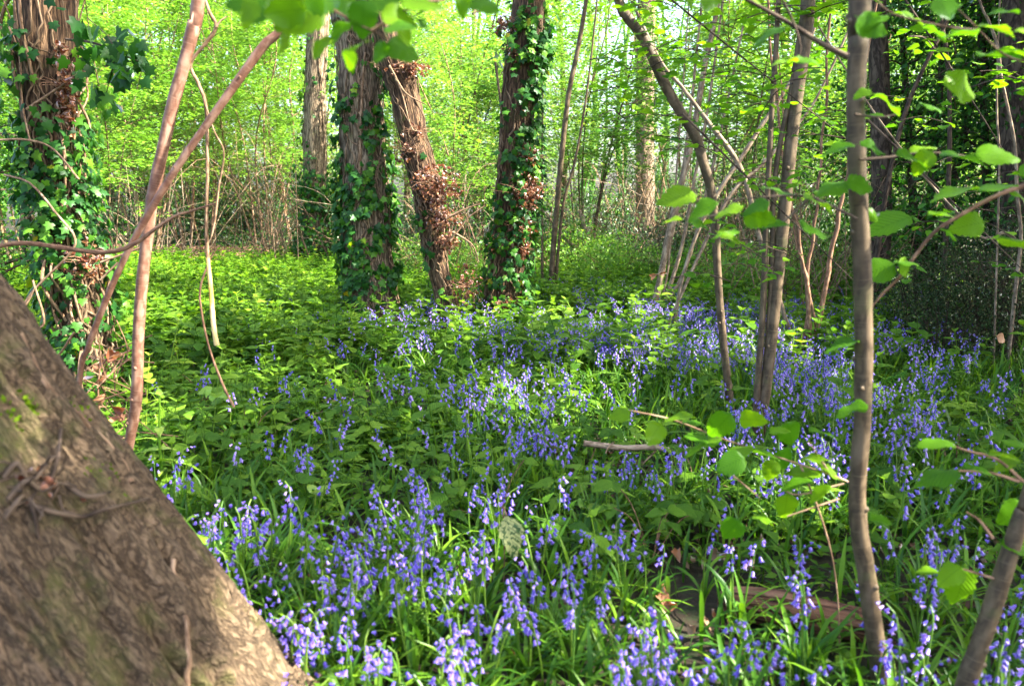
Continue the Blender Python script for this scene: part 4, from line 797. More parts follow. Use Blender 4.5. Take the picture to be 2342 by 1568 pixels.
HERB = [[2, 3, 3, 3, 5, 6, 7, 7, 6, 4, 1, 0], [8, 8, 8, 8, 8, 8, 7, 7, 6, 5, 1, 0], [9, 9, 9, 9, 9, 8, 7, 7, 5, 5, 1, 0], [9, 9, 9, 9, 8, 7, 6, 4, 4, 4, 1, 0], [9, 9, 9, 9, 8, 7, 6, 4, 3, 3, 1, 0],
        [9, 9, 9, 8, 8, 8, 6, 4, 3, 3, 2, 2], [8, 9, 8, 7, 7, 6, 5, 3, 2, 3, 4, 4], [6, 7, 6, 6, 6, 5, 4, 3, 2, 2, 3, 3], [4, 6, 5, 3, 3, 4, 4, 3, 2, 2, 2, 2], [1, 3, 3, 1, .5, 1, 2, 2, 1, 1, 1, 1], [0]*12, [0]*12, [0]*12]
x, y = sample(30000, 2.1, 15.6); vx, vy, _ = proj(np.stack([x, y, x*0+.25], -1)); dn = tab(vx, vy, XS, YS, HERB)*1.*np.where((np.abs(x+.6) < 1.7) & (y > 6.6) & (y < 8.2), .45, 1)
cl = fbm(x*1.1, y*1.1); k = (R.random(len(x))*9 < dn*np.clip((cl-.30)*4, .25, 1.15)) & trunk_free(x, y) & in_view(x, y, .2, 1500); x, y = x[k], y[k]
# nearer ground needs more plants per metre than the uniform draw gives
print('herbs', len(x))
g = Geo(); near = y < 5.5
for q, t in enumerate(HT_far):
    k = ~near & (np.arange(len(x)) % 4 == q); m = k.sum(); g.inst(t, np.c_[x[k], y[k], gh(x[k], y[k])], rotz(R.random(m)*6.28, R.uniform(.7, 1.45, m)), R.random(m)*.95)
for q, t in enumerate(HT_near):
    k = near & (np.arange(len(x)) % 3 == q); m = k.sum(); g.inst(t, np.c_[x[k], y[k], gh(x[k], y[k])], rotz(R.random(m)*6.28, R.uniform(.6, 1.25, m)), R.random(m)*.95)
HT_tall = [herb_tpl(s+20, .62, 7, .10) for s in range(4)]
x, y = sample(2600, 3.2, 14); vx, vy, _ = proj(np.stack([x, y, x*0+.35], -1)); dn = tab(vx, vy, XS, YS, HERB); k = (R.random(len(x))*9 < dn*.34) & trunk_free(x, y) & (fbm(x*.9+4, y*.9) > .45); x, y = x[k], y[k]
for q, t in enumerate(HT_tall):
    k = np.arange(len(x)) % 4 == q; m = k.sum(); g.inst(t, np.c_[x[k], y[k], gh(x[k], y[k])], rotz(R.random(m)*6.28, R.uniform(.6, 1.05, m)), .3+R.random(m)*.7)
# low creeping leaves close to the soil everywhere
x, y = sample(60000, 1.4, 19); x2, y2 = sample(24000, 1.4, 6.5); x = np.r_[x, x2]; y = np.r_[y, y2]; k = trunk_free(x, y) & (fbm(x*2, y*2) > .38) & ~((y > 15.6) & (x < 0) & (fbm(x, y) < .56)); x, y = x[k], y[k]; m = len(x)
g.inst(L_s, np.c_[x, y, gh(x, y)+R.uniform(.01, .11, m)], frames(rv(m)*[1, 1, .25], np.array([0, 0, 1.])+rv(m)*.5, R.uniform(.03, .065, m)), R.random(m)*.75)
tag(g.build('undergrowth', M_herb), 'low green nettle-like leaves carpeting the woodland floor', None, None, 'stuff')
# leaf litter
g = Geo(); x, y = sample(9000, 1.4, 8); vx, vy, _ = proj(np.stack([x, y, x*0], -1)); k = (R.random(len(x)) < .25+.7*((vx > 1450)*(vy > 1180))+.5*((vx < 420)*(vy < 1100))) & lean_mask(x, y); x, y = x[k], y[k]; m = len(x)
for q in range(3):
    s = slice(q, None, 3); mm = len(x[s]); g.inst(L_d[q], np.c_[x[s], y[s], gh(x[s], y[s])+R.uniform(.003, .03, mm)], frames(rv(mm)*[1, 1, .3], np.array([0, 0, 1.])+rv(mm)*.7, R.uniform(.03, .07, mm)))
x = R.uniform(-20, 0, 5000); y = 15.8+R.random(5000)*9; g.inst(L_s, np.c_[x, y, gh(x, y)+.05], frames(rv(5000)*[1, 1, .2], np.array([0, 0, 1.])+rv(5000)*.4, R.uniform(.05, .10, 5000)))
tag(g.build('leaf_litter', M_litter), 'brown dead leaves lying on the soil', None, None, 'stuff')

# ------------------------------------------------------------------ bluebells
def bell_tpl(hi=True):
    n = 6 if hi else 4; th_ = np.arange(n)*2*pi/n; rings = [(.0016, 0), (.0044, -.004), (.0050, -.0135)]; V = []
    for r_, z_ in rings: V += [[r_*cos(a), r_*sin(a), z_] for a in th_]
    V += [[.0115*cos(a+pi/n), .0115*sin(a+pi/n), -.0165] for a in th_]
    Q = [[a*n+j, a*n+(j+1) % n, (a+1)*n+(j+1) % n, (a+1)*n+j] for a in range(2) for j in range(n)]
    T = [[2*n+j, 2*n+(j+1) % n, 3*n+j] for j in range(n)]
    V = np.array(V); return V, np.array(Q), np.array(T), V
B_hi, B_lo = bell_tpl(), bell_tpl(False)
def bluebell(seed):
    """stem curve, placed bells (position, matrix), all local"""
    r0 = np.random.default_rng(seed); h = r0.uniform(.27, .36); dr = r0.uniform(.02, .05)
    C = curve([[0, 0, -.01], [-.008, 0, h*.45], [-.002, 0, h*.8], [dr*.25, 0, h*.95], [dr*.9, 0, h]], 60)
    L_ = np.r_[0, np.cumsum(np.linalg.norm(np.diff(C, axis=0), axis=1))]; C = np.stack([np.interp(np.linspace(0, L_[-1], 14), L_, C[:, q]) for q in range(3)], -1)
    nb = int(r0.integers(7, 13)); P_ = []; M_ = []
    for k in range(nb):
        t = .68+.32*k/(nb-1); i = t*13; j = min(int(i), 12); p = C[j]*(1-i+j)+C[j+1]*(i-j)
        s = (.98-.40*(k/(nb-1))**1.5)*1.0; az = r0.normal()*1.0+(pi if r0.random() < .22 else 0); o = np.array([cos(az), sin(az), 0]); tilt = r0.uniform(.25, .9)
        ax_ = nrm(np.array([0, 0, 1.])-o*tilt*.9) if k < nb-2 else nrm(np.array([0, 0, .6])-o*.9); q = p+o*(.010+.006*s)+[0, 0, .003]
        xx = nrm(np.cross([0, 1, .1], ax_)); yy = np.cross(ax_, xx); M_.append(np.stack([xx, yy, ax_], -1)*s); P_.append(q)
    return C, np.array(P_), np.array(M_), h
BB = [bluebell(s) for s in range(10)]
def leaves_geo(seed):
    r0 = np.random.default_rng(seed); g = Geo()
    for k in range(int(r0.integers(4, 7))):
        t = blade(r0.uniform(.18, .30), r0.uniform(.010, .016), r0.uniform(.5, 1.2), 5); g.inst(t, [[0, 0, 0]], rotz([r0.random()*6.28]), [r0.random()])
    return g
LEAFG = [leaves_geo(s) for s in range(6)]
def merge(g): return (np.concatenate(g.v), np.concatenate(g.q) if g.q else [], np.concatenate(g.t) if g.t else [], np.concatenate(g.uv))
# where the flower heads are: clumps seen near, a density chart for the rest
blobs = [(420, 1230, 34, 40, 9), (410, 1110, 22, 36, 4), (480, 1180, 30, 30, 5), (530, 1210, 30, 30, 5), (600, 1180, 44, 44, 9), (650, 1280, 34, 34, 5), (725, 1080, 34, 26, 5), (725, 1240, 30, 40, 6), (755, 1390, 50, 44, 15), (640, 1420, 40, 40, 5), (700, 1450, 50, 30, 5), (900, 1150, 44, 40, 8), (935, 1215, 44, 44, 12), (850, 1270, 40, 36, 8),
         (940, 1330, 46, 36, 12), (1060, 1510, 46, 30, 5), (1000, 1545, 60, 26, 3), (1072, 1250, 34, 36, 8), (1135, 1170, 30, 30, 6), (1250, 1185, 26, 36, 4), (1235, 1300, 24, 24, 4), (1295, 1310, 20, 20, 3), (1195, 1370, 36, 40, 9), (1365, 1365, 14, 26, 2), (1405, 1392, 12, 12, 1), (1460, 1220, 30, 30, 6), (1500, 1510, 44, 50, 15),
         (1610, 1540, 24, 24, 3), (1350, 1270, 20, 20, 3), (1770, 1480, 16, 40, 4), (1812, 1252, 18, 18, 2), (1710, 1280, 20, 14, 2), (1900, 1375, 46, 22, 6), (2060, 1490, 56, 36, 11), (1700, 1460, 20, 16, 2), (2100, 1330, 24, 36, 4), (2270, 1480, 40, 30, 7), (2150, 1105, 12, 26, 2), (2110, 1275, 24, 24, 3), (1020, 1420, 50, 40, 4),
         (830, 1450, 50, 40, 5), (560, 1330, 44, 34, 5), (1100, 1420, 40, 40, 6), (2200, 1240, 40, 30, 4), (2310, 1380, 30, 40, 3), (2040, 1250, 40, 30, 3), (1640, 1180, 60, 26, 3), (1000, 1290, 40, 30, 6), (790, 1330, 50, 30, 6), (1300, 1420, 30, 30, 2), (1400, 1560, 60, 20, 2), (860, 1540, 60, 30, 5), (700, 1560, 60, 20, 4), (1850, 1520, 60, 30, 3)]
PX = []
for (bx, by, sx, sy, n_) in blobs:
    for k in range(max(1, round(n_*.78))):
        vx, vy = bx+R.normal()*sx*.8, by+R.normal()*sy*.8; p = gnd(vx, vy, .285)
        PX.append((p[0], p[1]))
PX = np.array(PX)
YS2 = [640, 690, 730, 780, 830, 900, 960, 1030, 1100, 1170, 1250, 1330, 1430, 1568]
BBD = [[0, 0, 0, 0, 0, 0, 1, 1, 1, 0, 0, 0], [0, 0, 0, 1, 3, 4, 5, 6, 4, 2, 1, 0], [0, 0, 0, 1, 5, 6, 8, 8, 6, 4, 1, 0], [0, 0, 0, 2, 3, 5, 7, 9, 9, 7, 3, 0], [0, 0, 1, 2, 2, 3, 5, 8, 9, 7, 2, 0], [0, 0, 2, 2, 2, 4, 6, 8, 9, 9, 5, 5], [0, 0, 2, 2, 3, 5, 7, 7, 8, 9, 8, 8],
       [0, 0, 1, 1, 2, 5, 7, 7, 7, 7, 7, 8], [0, 0, 0, 1, 2, 4, 6, 7, 4, 5, 6, 6], [0, 0, 0, 0, 0, 1, 1, 3, 2, 3, 5, 5], [0, 0, 0, 0, 0, 0, 0, 0, .7, 1, 3, 4], [0, 0, 0, 0, 0, 0, 0, 0, 0, .6, 2, 3], [0, 0, 0, 0, 0, 0, 0, 0, 0, 1, 2, 2], [0]*12]
x, y = sample(22500, 1.9, 12.5); vx, vy, _ = proj(np.stack([x, y, x*0+.29], -1)); dn = tab(vx, vy, XS, YS2, BBD)
cl = fbm(x*1.6+50, y*1.6, 0, 2); k = (R.random(len(x))*9.5 < dn*np.clip((cl-.34)*5, .10, 1.3)); PX = np.vstack([PX, np.c_[x[k], y[k]]])
PX = PX[trunk_free(PX[:, 0], PX[:, 1])]; PX = PX[in_view(PX[:, 0], PX[:, 1], .28, 1500)]
PX = PX[np.argsort(PX[:, 1])]; print('bluebells', len(PX))
hvx, hvy, _ = proj(np.c_[PX, np.full(len(PX), .29)]); vis = (hvx > 5) & (hvx < 2337) & (hvy > 0) & (hvy < 1562) & ~((hvx < 620) & (hvy > 1010+(hvx-290)*1.4+60))
ind = np.where(vis)[0][:290]; rest = np.setdiff1d(np.arange(len(PX)), ind)
protoA = []; protoB = []
def bb_proto(q, detail):
    C, P_, M_, h = BB[q]; o = empty('bluebell', (0, 0, 0), 'x', 'flower'); gs = Geo(); gs.tube(C, np.linspace(.0036, .0019, 14), 5, R.random()); st = gs.build('stem', M_stalk, o)
    if detail:
        for p, M in zip(P_, M_):
            g = Geo(); g.inst(B_hi, [p], M[None], [R.random()]); g.build('bell', M_bell, o, loc=None)
    else:
        g = Geo(); g.inst(B_hi, P_, M_); g.build('flower_head', M_bell, o)
    a = Geo(); t = LEAFG[q % 6]; a.v, a.q, a.qr, a.uv, a.n = t.v, t.q, t.qr, t.uv, t.n; a.build('leaves', M_strap, o)
    return o
protoA = [bb_proto(q, True) for q in range(6)]; protoB = [bb_proto(q, False) for q in range(10)]
def bb_label(vx, vy):
    if vx < 560: return 'violet bluebell in the sunny clump beside the leaning trunk', 'bluebells beside the leaning trunk'
    if vx < 850: return 'violet-blue bluebell in the foreground left of centre' if vy > 1300 else 'lilac-lit bluebell below the nettle patch', 'bluebells left of centre'
    if vx < 1160: return 'violet bluebell in the thick sunlit clump at the bottom centre' if vy > 1120 else 'small blue bluebell among leaves near the middle', 'bluebells in the bottom centre clump'
    if vx < 1420: return 'pale-stalked bluebell right of the sunlit bottom clump' if vy > 1120 else 'blue bluebell short of the fallen stick', 'bluebells right of the bottom clump'
    if vx < 1660: return 'bluebell in the thick group at the bottom edge right of centre' if vy > 1400 else 'bluebell between the fallen stick and the dead log', 'bluebells near the fallen stick'
    if vx < 1960: return 'bluebell around the dead log' if vy > 1180 else 'blue bluebell under the low leafy branch', 'bluebells around the dead log'
    if vx < 2180: return 'blue bluebell at the foot of the near sapling' if vy > 1200 else 'shaded blue bluebell right of the near sapling', 'bluebells right of the near sapling'
    return 'blue bluebell by the leaning stem in the bottom right corner' if vy > 1200 else 'shaded blue bluebell in front of the dark shrub', 'bluebells at the right edge'
ub_ = set()
for n_, i in enumerate(ind):
    pr = protoA[n_ % 6] if n_ < 95 else protoB[n_ % 10]
    o = pr if pr.name not in ub_ else copy_tree(pr); ub_.add(pr.name)
    x, y = PX[i]; vx_, vy_, _ = proj([x, y, .29]); s = R.uniform(.82, 1.15)
    o.location = (x, y, float(gh(x, y))); o.rotation_euler = (R.normal()*.10, R.normal()*.10, R.random()*6.28); o.scale = (s,)*3
    lb, gp = bb_label(vx_, vy_); tag(o, lb, 'flower', gp)
g1 = Geo()
gb, gst, gle = Geo(), Geo(), Geo()
for q in range(10):
    ii = rest[np.arange(len(rest)) % 10 == q]; m = len(ii)
    if not m: continue
    pos = np.c_[PX[ii], gh(PX[ii, 0], PX[ii, 1])]; lean = R.normal(size=(m, 2))*.10; Mz = rotz(R.random(m)*6.28, R.uniform(.8, 1.15, m)); Sh = np.tile(np.eye(3), (m, 1, 1)); Sh[:, 0, 2] = lean[:, 0]; Sh[:, 1, 2] = lean[:, 1]; M = Sh@Mz
    C, P_, M_, h = BB[q]; t = Geo(); t.inst(B_hi if q % 2 else B_lo, P_, M_*1.12); gb.inst(merge(t), pos, M)
    t = Geo(); t.tube(C[::2], np.linspace(.0036, .002, 7), 3); gst.inst(merge(t), pos, M)
    gle.inst(merge(LEAFG[q % 6]), pos, M)
# one object for the uncounted drift, three materials
def multi(name, parts):
    G = Geo(); counts = []
    for ge, m in parts:
        if ge.n == 0: continue
        V, Q, T, UV = merge(ge)
        G.q += [q+G.n for q in ge.q]; G.qr += ge.qr; G.t += [t+G.n for t in ge.t]; G.tr += ge.tr; G.v.append(V); G.uv.append(UV); G.n += len(V)
        counts.append((sum(len(q) for q in ge.q), sum(len(t) for t in ge.t), m))
    o = G.build(name, None); me = o.data
    for c in counts: me.materials.append(c[2])
    mi = np.concatenate([np.full(c[0], i) for i, c in enumerate(counts)]+[np.full(c[1], i) for i, c in enumerate(counts)])
    me.polygons.foreach_set('material_index', mi.astype(np.int32)); return o
tag(multi('bluebell_drift', [(gb, M_bell), (gst, M_stalk), (gle, M_strap)]), 'drift of countless bluebells carpeting the clearing', None, None, 'stuff')
# strap-leaved grassy tufts
g = Geo(); bl = [blade(1, .05, a, 6) for a in (.35, .7, 1.05, 1.35)]
x, y = sample(66000, 1.35, 9.5); vx, vy, _ = proj(np.stack([x, y, x*0+.1], -1))
den = np.clip(1.35-(y-1.5)/7, .12, 1)*np.clip(1.2-(vx < 1000)*(vy < 950)*.9, 0, 1)*np.clip((fbm(x*2.5, y*2.5, 3)-.28)*4, .15, 1)
dark = (vx > 1450)*(vx < 1950)*(vy > 1180)*(vy < 1420); den = den*(1-.7*dark)
k = (R.random(len(x)) < den) & lean_mask(x, y); x, y = x[k], y[k]; print('blades', len(x))
for q in range(4):
    s = slice(q, None, 4); m = len(x[s]); Mz = rotz(R.random(m)*6.28, R.uniform(.13, .30, m)); g.inst(bl[q], np.c_[x[s], y[s], gh(x[s], y[s])], Mz)
tag(g.build('grass', M_strap), 'long arching strap leaves between the bluebells', None, None, 'stuff')

# ------------------------------------------------------------------ ferns, shoots, brambles, log, stick, dead leaves
def frond(L=.5, n=16, w=.28):
    g = Geo(); t = np.linspace(0, 1, n); C = np.c_[t*0, np.sin(t*1.5)/1.5*L*1.25, (1-np.cos(t*1.5))*-.12*L+t*L*.5]; g.tube(C, np.linspace(.003, .001, n), 3, .5)
    for i in range(2, n):
        for s in (-1, 1):
            l = w*L*2*sin(pi*min(.97, (i/n)**.8*.95+.05))**.8*.62; m = 7; u = np.linspace(.1, 1, m)
            p = C[i]+np.c_[s*u*l, u*l*.25, -u*u*l*.15]; mm = len(p)
            for q in (-1, 1): g.inst(L_s, p, frames(np.array([s*.35, q*1., 0]), np.array([0, 0, 1.])+rv(mm)*.2, l*.24*(1.1-u)), np.full(mm, R.random()))
    return merge(g)
FR = [frond(.5), frond(.42, 14)]
for (vx, vy, s, n_, lab) in [(1905, 905, 1., 6, 'feathery fern between the grey stems and the near sapling'), (1870, 800, .9, 5, 'fern at the foot of the twisted thin stems'), (1230, 740, 1., 5, 'fern in front of the upright ivied oak'), (1120, 800, 1., 6, 'fern among bluebells below the leaning oak'), (1340, 730, .9, 5, 'fern right of the tall pale stem base'), (1290, 830, .9, 5, 'fern in the middle of the bluebells'), (1700, 760, .9, 5, 'sunlit fern behind the curved grey stem'), (2290, 940, .7, 5, 'fern in shade before the dark shrub'), (1000, 860, .9, 6, 'fern right of the nettle patch'), (1440, 680, 1., 5, 'fern left of the fan of thin stems'), (880, 870, .9, 5, 'fern below the broad oak'), (2020, 830, .8, 4, 'fern right behind the near sapling')]:
    p = gnd(vx, vy); th = Thing('fern', (p[0], p[1], 0), lab, 'fern', 'ferns among the bluebells')
    a0 = R.random()*6
    for k in range(n_):
        g = Geo(); g.inst(FR[k % 2], [[p[0], p[1], gh(p[0], p[1])+.02]], rotz([a0+k*6.28/n_+R.normal()*.3], R.uniform(.75, 1.1)*s), None); th.part(g, 'frond', M_fern)
def shoot(vx0, vy0, vx1, vy1, lab, lmat=M_shoot, smat=M_shoot, np_=3, ls=.06, w=.006, tpl=None, top=True):
    b = gnd(vx0, vy0); t_ = at(vx1, vy1, b[1]); th = Thing('nettle_shoot', (b[0], b[1], 0), lab, 'plant', 'tall shoots above the undergrowth')
    C = curve([b-[0, 0, .02], (b+t_)/2+[R.normal()*.012, 0, 0], t_], 12); g = Geo(); g.tube(C, np.linspace(w, w*.5, 12), 6, R.random()); th.part(g, 'stem', smat); g = Geo(); L = np.linalg.norm(t_-b)
    for k in range(np_):
        i = int(11-k*(9/max(np_, 1))*.9); a0 = k*pi/2+R.random()*.6
        for q in range(3 if k == 0 and top else 2):
            a = a0+q*(2.1 if k == 0 and top else pi); f = np.array([cos(a), sin(a), .9 if k == 0 else R.uniform(-.1, .35)]); g.inst(tpl or L_n[q % 2], [C[i]], frames(f[None], np.array([[0, -.15, 1.]]), ls*(.7 if k == 0 else 1)*R.uniform(.85, 1.2)), [R.random()])
    th.part(g, 'foliage', lmat); return th
shoot(385, 1165, 365, 905, 'brightest sunlit yellow-green shoot beside the leaning trunk', np_=4, ls=.07, w=.009)
shoot(375, 900, 408, 735, 'pale tall shoot behind the bright one, just right of the pink sapling', np_=3, ls=.06)
shoot(518, 1010, 545, 830, 'tall yellow-green shoot below the end of the hanging stem', np_=3, ls=.10, lmat=M_herb)
shoot(1298, 990, 1315, 905, 'light green shoot with drooping leaves left of the fallen stick', np_=2, ls=.08)
shoot(1345, 930, 1355, 885, 'small bright two-leaved tip above the fallen stick', np_=1, ls=.05)
shoot(738, 1030, 745, 965, 'yellowish young shoot right of the nettle patch', np_=1, ls=.06)
shoot(715, 1230, 722, 1130, 'bright ovate-leaved shoot left of the sunlit clump', np_=2, ls=.09, tpl=L_o[0])
shoot(1020, 1110, 1025, 1020, 'leafy green shoot in the middle of the view', np_=2, ls=.09, lmat=M_herb)
shoot(1345, 1230, 1342, 1165, 'light pleated-leaf shoot right of the sunlit clump', np_=1, ls=.08, tpl=L_h[0])
shoot(1560, 1130, 1540, 1040, 'green shoot just below the fallen stick', np_=2, ls=.07, lmat=M_herb)
shoot(640, 870, 650, 790, 'leafy shoot at the right side of the nettle patch', np_=3, ls=.08, lmat=M_herb)
shoot(1220, 930, 1235, 850, 'leafy shoot in the middle of the bluebells', np_=3, ls=.09, lmat=M_herb)
# broad bramble leaves on the floor
for j, (vx, vy, n_, lab) in enumerate([(470, 935, 7, 'dark broad-leaved bramble right of the pink saplings'), (800, 1010, 6, 'bramble with dull broad leaves left of the middle'), (1130, 1230, 4, 'dark bramble leaves behind the sunlit clump'), (1490, 1290, 7, 'dull bramble leaves left of the dead log'), (1180, 1010, 6, 'bramble leaves short of the centre bluebells'), (560, 1050, 7, 'bramble leaves behind the leaning trunk'), (2010, 930, 5, 'dark bramble leaves right of the near sapling'), (900, 960, 6, 'green bramble in front of the leaning oak'), (2180, 1100, 6, 'bramble leaves in the shade on the right'), (1600, 1160, 5, 'bramble leaves under the low leafy branch'), (420, 1010, 6, 'pale-leaved bramble close to the leaning trunk edge'), (1330, 1110, 5, 'bramble leaves left of the low leafy branch')]):
    p = gnd(vx, vy); th = Thing('bramble', (p[0], p[1], 0), lab, 'plant', 'brambles on the woodland floor'); g = Geo(); gc = Geo()
    for k in range(n_):
        q = p+np.array([R.normal()*.16, R.normal()*.14, R.uniform(.12, .30)]); a0 = R.random()*6.28; gc.tube(curve([p+[0, 0, 0], (p+q)/2+[0, 0, .06], q], 8), .002, 4, .5)
        for m in range(3): a = a0+(m-1)*1.25; g.inst(L_o[m % 2], [q], frames(np.array([[cos(a), sin(a), -.1]]), np.array([[0, -.2, 1.]])+R.normal(size=(1, 3))*.2, R.uniform(.06, .10)), [R.random()*.5])
    th.part(gc, 'cane', M_redtwig); th.part(g, 'foliage', M_shoot if 'pale' in lab else M_herb)
th = Thing('shadow_dappled_leaf', gnd(1175, 1330), 'big hanging pale leaf with dappled shadow painted into its colour, catching sun right of the bottom clump', 'leaf'); g = Geo()
p = at(1158, 1178, 2.35); q = at(1182, 1268, 2.30); g.inst(T_leaf(.58, 12, .07, 'ovate', .10, .18, .05), [p], frames((q-p)[None], np.array([[.45, -1, .5]]), np.linalg.norm(q-p)*1.1), [.5]); lf = th.part(g, 'blade', M_shadow_dappled)
g = Geo(); b = gnd(1150, 1380); g.tube(curve([[b[0], b[1], 0], (b+p)/2+[0, 0, .03], p+[-.01, .01, .02], p], 14), .0022, 5, .5); th.part(g, 'stalk', M_redtwig)
b = at(1420, 1035, 3.5); th = Thing('fallen_stick', (b[0], b[1], 0), 'bare crooked stick lying over the bluebells near the middle', 'stick'); g = Geo()
C, r = stem_pts([(1335, 1013, 14), (1375, 1018, 15), (1425, 1024, 14), (1470, 1022, 14), (1500, 1022, 17), (1540, 1030, 10)], 3.5, 24, 0, down=False, up=0); g.tube(C, r, 10, .5, bump=.12, bs=14); tk = th.part(g, 'stem', M_pale)
g = Geo(); C, r = stem_pts([(1385, 1036, 3), (1392, 1020, 4), (1405, 1010, 3)], 3.48, 10, 0, down=False, up=0); g.tube(C, r, 5, .5); C, r = stem_pts([(1488, 1018, 8), (1497, 1010, 7)], 3.5, 6, 0, down=False, up=0); g.tube(C, r, 6, .5); C, r = stem_pts([(1500, 1030, 5), (1470, 1060, 3)], 3.5, 6, 0, down=False, up=0); g.tube(C, r, 5, .5); th.part(g, 'side_twig', M_twig)
b = gnd(1760, 1440); th = Thing('dead_log', (b[0], b[1], 0), 'rotting reddish log half buried among bluebells at the bottom right', 'log'); g = Geo()
C = curve([gnd(1645, 1400)+[0, 0, .03], gnd(1740, 1425)+[0, 0, .05], gnd(1850, 1445)+[0, 0, .05], gnd(1990, 1460)+[0, 0, .03]], 50); r = np.interp(np.linspace(0, 1, 50), [0, .08, .5, 1], [.03, .05, .062, .05]); g.tube(C+[0, 0, .012], r, 30, .5, bump=.14, bs=9); th.part(g, 'trunk', M_deadwood)
dl = [(1535, 1385, .07, 'pale curled dead leaf left of the log'), (1515, 1400, .05, 'rusty dead leaf under the pale curled one'), (1640, 1275, .06, 'dead brown leaf upper left of the log'), (1555, 1285, .05, 'small pinkish dead leaf among grass blades'), (1150, 1530, .06, 'rusty dead leaf at the bottom edge'), (1225, 1515, .04, 'small reddish dead leaf by the bottom edge'), (600, 1065, .07, 'yellowish fallen leaf behind the left bluebells'), (690, 1375, .05, 'orange dead leaf in the left bluebell clump'), (690, 1440, .05, 'pale tan dead leaf near the leaning trunk'), (1950, 1330, .07, 'dead leaf caught against the near sapling'), (1720, 1300, .05, 'dead leaf just above the log'), (1510, 640, .0, '')]
for (vx, vy, s, lab) in dl:
    if not s: continue
    p = gnd(vx, vy, .07); th = Thing('dead_leaf', p, lab, 'leaf', 'fallen dead leaves'); g = Geo(); g.inst(L_d[int(R.integers(0, 3))], [p], frames(rv(1)*[1, 1, .3], np.array([[0, -.4, 1.]])+rv(1)*.4, s*1.3), [R.uniform(.5, 1)]); th.part(g, 'blade', M_dead)
for (vx, vy, d, s, lab) in ((1510, 628, 8.1, .11, 'curled dead leaf snagged high in the fan of thin stems'), (1985, 495, 2.16, .035, 'pale half-opened leaf against the near sapling')):
    p = at(vx, vy, d); th = Thing('dead_leaf', p, lab, 'leaf'); g = Geo()
    for k in range(3): g.inst(L_d[k], [p+rv(1)[0]*s*.3], frames(rv(1), rv(1), s), [.9])
    th.part(g, 'blade', M_dead if d > 3 else M_white)
p = at(225, 860, 3.3); th = Thing('dead_leaf_heap', (p[0], p[1], 0), 'withered pinkish leaves and twigs snagged behind the leaning trunk', 'leaves'); g = Geo(); gt = Geo()
for (vx, vy, s) in ((208, 850, .10), (215, 880, .09), (248, 830, .08), (255, 815, .06), (190, 870, .07), (255, 930, .09), (270, 960, .08), (240, 900, .07), (265, 990, .08), (280, 950, .07)):
    g.inst(L_d[int(R.integers(0, 3))], [at(vx, vy, 3.3)], frames(rv(1), rv(1), s), [R.uniform(.5, .9)])
for k in range(26): a = at(200+R.random()*110, 780+R.random()*220, 3.35); gt.tube(curve([a, a+rv(1)[0]*.1, a+rv(1)[0]*.22], 7), .0028, 4, .5)
gt.tube(curve([p*[1, 1, 0], p, at(300, 800, 3.35)], 10), .004, 5, .5)
th.part(gt, 'twigs', M_redtwig); th.part(g, 'dead_leaves', M_dead)

# ------------------------------------------------------------------ unseen trees added beyond the right edge; crowns shaped to dapple the clearing
LIT = []   # (point, radius): sun patches, crown leaves in the way are removed
def lit(p, r): LIT.append((np.asarray(p, float), r))
for (vx, vy, r_) in ((1000, 1550, .60), (900, 1450, .20), (1150, 1450, .20), (1100, 1380, .16), (950, 1300, .12), (1380, 1390, .10), (700, 1300, .10), (1230, 1210, .10), (600, 1170, .12), (430, 1180, .16), (720, 1100, .08), (1470, 1480, .10), (1170, 1230, .09), (1700, 790, .45), (1660, 760, .30), (1250, 735, .55), (1080, 740, .40), (900, 735, .35), (1420, 720, .5), (1560, 780, .4), (1350, 880, .12), (1340, 1170, .08), (370, 1010, .16), (310, 1000, .12), (1820, 1250, .06)):
    lit(gnd(vx, vy, .25), r_)
for (vx, vy, d, r_) in ((880, 690, 7.60, .24), (890, 560, 7.60, .16), (1045, 690, 7.43, .14), (1000, 440, 7.35, .28), (1190, 620, 7.85, .34), (1200, 430, 7.77, .3), (1160, 680, 7.85, .3), (1185, 200, 7.85, .4), (960, 380, 7.35, .25), (1880, 900, 1.87, .0), (1985, 1180, 1.87, .13), (1985, 1120, 1.87, .11), (1995, 700, 1.87, .10), (2000, 1270, 1.87, .13), (1980, 440, 1.87, .11), (1985, 900, 1.87, .10), (1985, 560, 1.87, .07), (1985, 800, 1.87, .08), (1990, 980, 1.87, .09), (2010, 1400, 1.87, .08), (1975, 300, 1.87, .08),
                      (1600, 490, 1.78, .16), (1780, 500, 1.78, .16), (1900, 490, 1.78, .13), (2210, 200, 1.61, .12), (2060, 340, 1.70, .13), (2280, 350, 1.70, .12), (2160, 440, 1.87, .13), (2280, 120, 1.61, .12), (700, 70, 1.4, .16), (900, 100, 1.4, .14), (1080, 15, 1.4, .1), (1020, 20, 1.4, .1), (560, 20, 1.4, .1), (320, 800, 3., .22), (330, 600, 3., .16), (400, 300, 3., .22), (500, 250, 2.9, .2), (485, 700, 3.1, .14), (640, 80, 2.9, .1),
                      (540, 1400, 1.3, .10), (620, 1540, 1.3, .10), (470, 1300, 1.3, .06), (400, 1190, 1.3, .05), (1740, 480, 4.0, .18), (1790, 700, 4.0, .16), (1600, 400, 4.5, .2), (1780, 300, 4.0, .15), (1660, 800, 4.5, .12), (1700, 60, 1.8, .15), (1840, 140, 1.8, .12), (1310, 250, 9.8, .5), (1170, 1225, 2.33, .10), (2010, 30, 1.61, .12), (800, 250, 7.60, .25)):
    if r_: lit(at(vx, vy, d), r_)
LP = np.array([l[0] for l in LIT]); LR = np.array([l[1] for l in LIT])
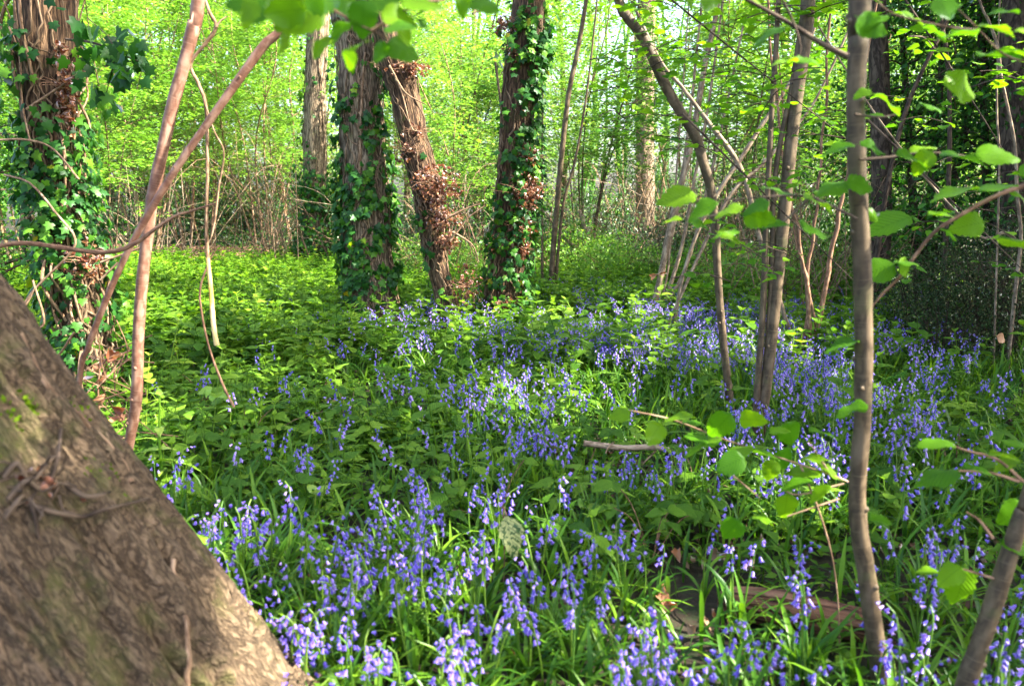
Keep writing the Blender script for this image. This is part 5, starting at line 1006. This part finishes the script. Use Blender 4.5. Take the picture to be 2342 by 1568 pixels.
CR = [(qx+dx, qy, zc) for qy, dx in ((.9, 0), (3.6, .8), (6.4, 0), (9.3, .6)) for qx, zc in ((-3.6, 8.6), (-.6, 7.6), (2.4, 7.0), (5.2, 7.6))]+[(-2.6, -.9, 8.2), (-.3, -1.2, 7.6), (-1.4, .2, 9.6), (-2.4, 1.2, 9.8), (-1.6, 2.2, 10.2)]
for k, (qx, qy, zc) in enumerate(CR):
    W = 2.5; hh = 2.0; n_ = 5200; c = np.array([qx, qy, .25])+SUN*((zc-.25)/SUN[2]); tx = max(c[0], .72*c[1]+1.0); ty = c[1]
    th = Thing('added_shade_tree', (tx, ty, 0), 'unseen tree added beyond the right edge to dapple the clearing with shade', 'tree', 'unseen shade trees added beyond the right edge'); g = Geo(); C = curve([[tx, ty, -.1], [tx*.9+c[0]*.1, ty, 3.5], [c[0], c[1], zc+hh*.6]], 16)
    g.tube(C, np.linspace(.10, .04, 16), 14, .5, bump=.05)
    for q in range(12):
        a = q*2.4; e = C[8+q//2]+np.array([cos(a)*W*.8, sin(a)*W*.8, R.uniform(.1, .8)]); g.tube(curve([C[8+q//2-1], (C[8+q//2]+e)/2+[0, 0, .2], e], 8), np.linspace(.022, .007, 8), 5, .5)
    th.part(g, 'trunk', M_oak)
    p = rv(n_)*(R.random(n_)**.36)[:, None]*[W, W, hh]+c
    keep = np.ones(n_, bool)
    q = p-SUN*((p[:, 2]-.25)/SUN[2])[:, None]
    nz = fbm(q[:, 0]*2.2+9, q[:, 1]*2.2+4, 0, 2); nz2 = fbm(q[:, 0]*.7+1, q[:, 1]*.7+8, 0, 2)
    left = (q[:, 0] < -.8) & (q[:, 1] > 4.6); right = q[:, 0] > 1.6; lean_ = (q[:, 0] < -.5) & (q[:, 1] < 2.4)
    keep &= ~((nz+.5*(nz2-.5)) > np.where(left, .47, np.where(right, .70, np.where(lean_, .8, np.where(q[:, 1] > 3.4, .56, .58))))); keep &= ~((q[:, 1] > 10.4) & (R.random(n_) < .8))
    for j in range(len(LP)):
        dlt = p-LP[j]; t = dlt@SUN; dd = np.linalg.norm(dlt-t[:, None]*SUN, axis=1); keep &= ~((dd < LR[j]*(.7+.6*noise(p[:, 0]*2, p[:, 1]*2, p[:, 2]*2))+.03) & (t > 0))
    p = p[keep]; m = len(p); g = Geo(); g.inst(L_m, p, frames(rv(m), np.array(SUN)+rv(m)*.7, R.uniform(.14, .24, m))); th.part(g, 'crown', M_bgleaf)
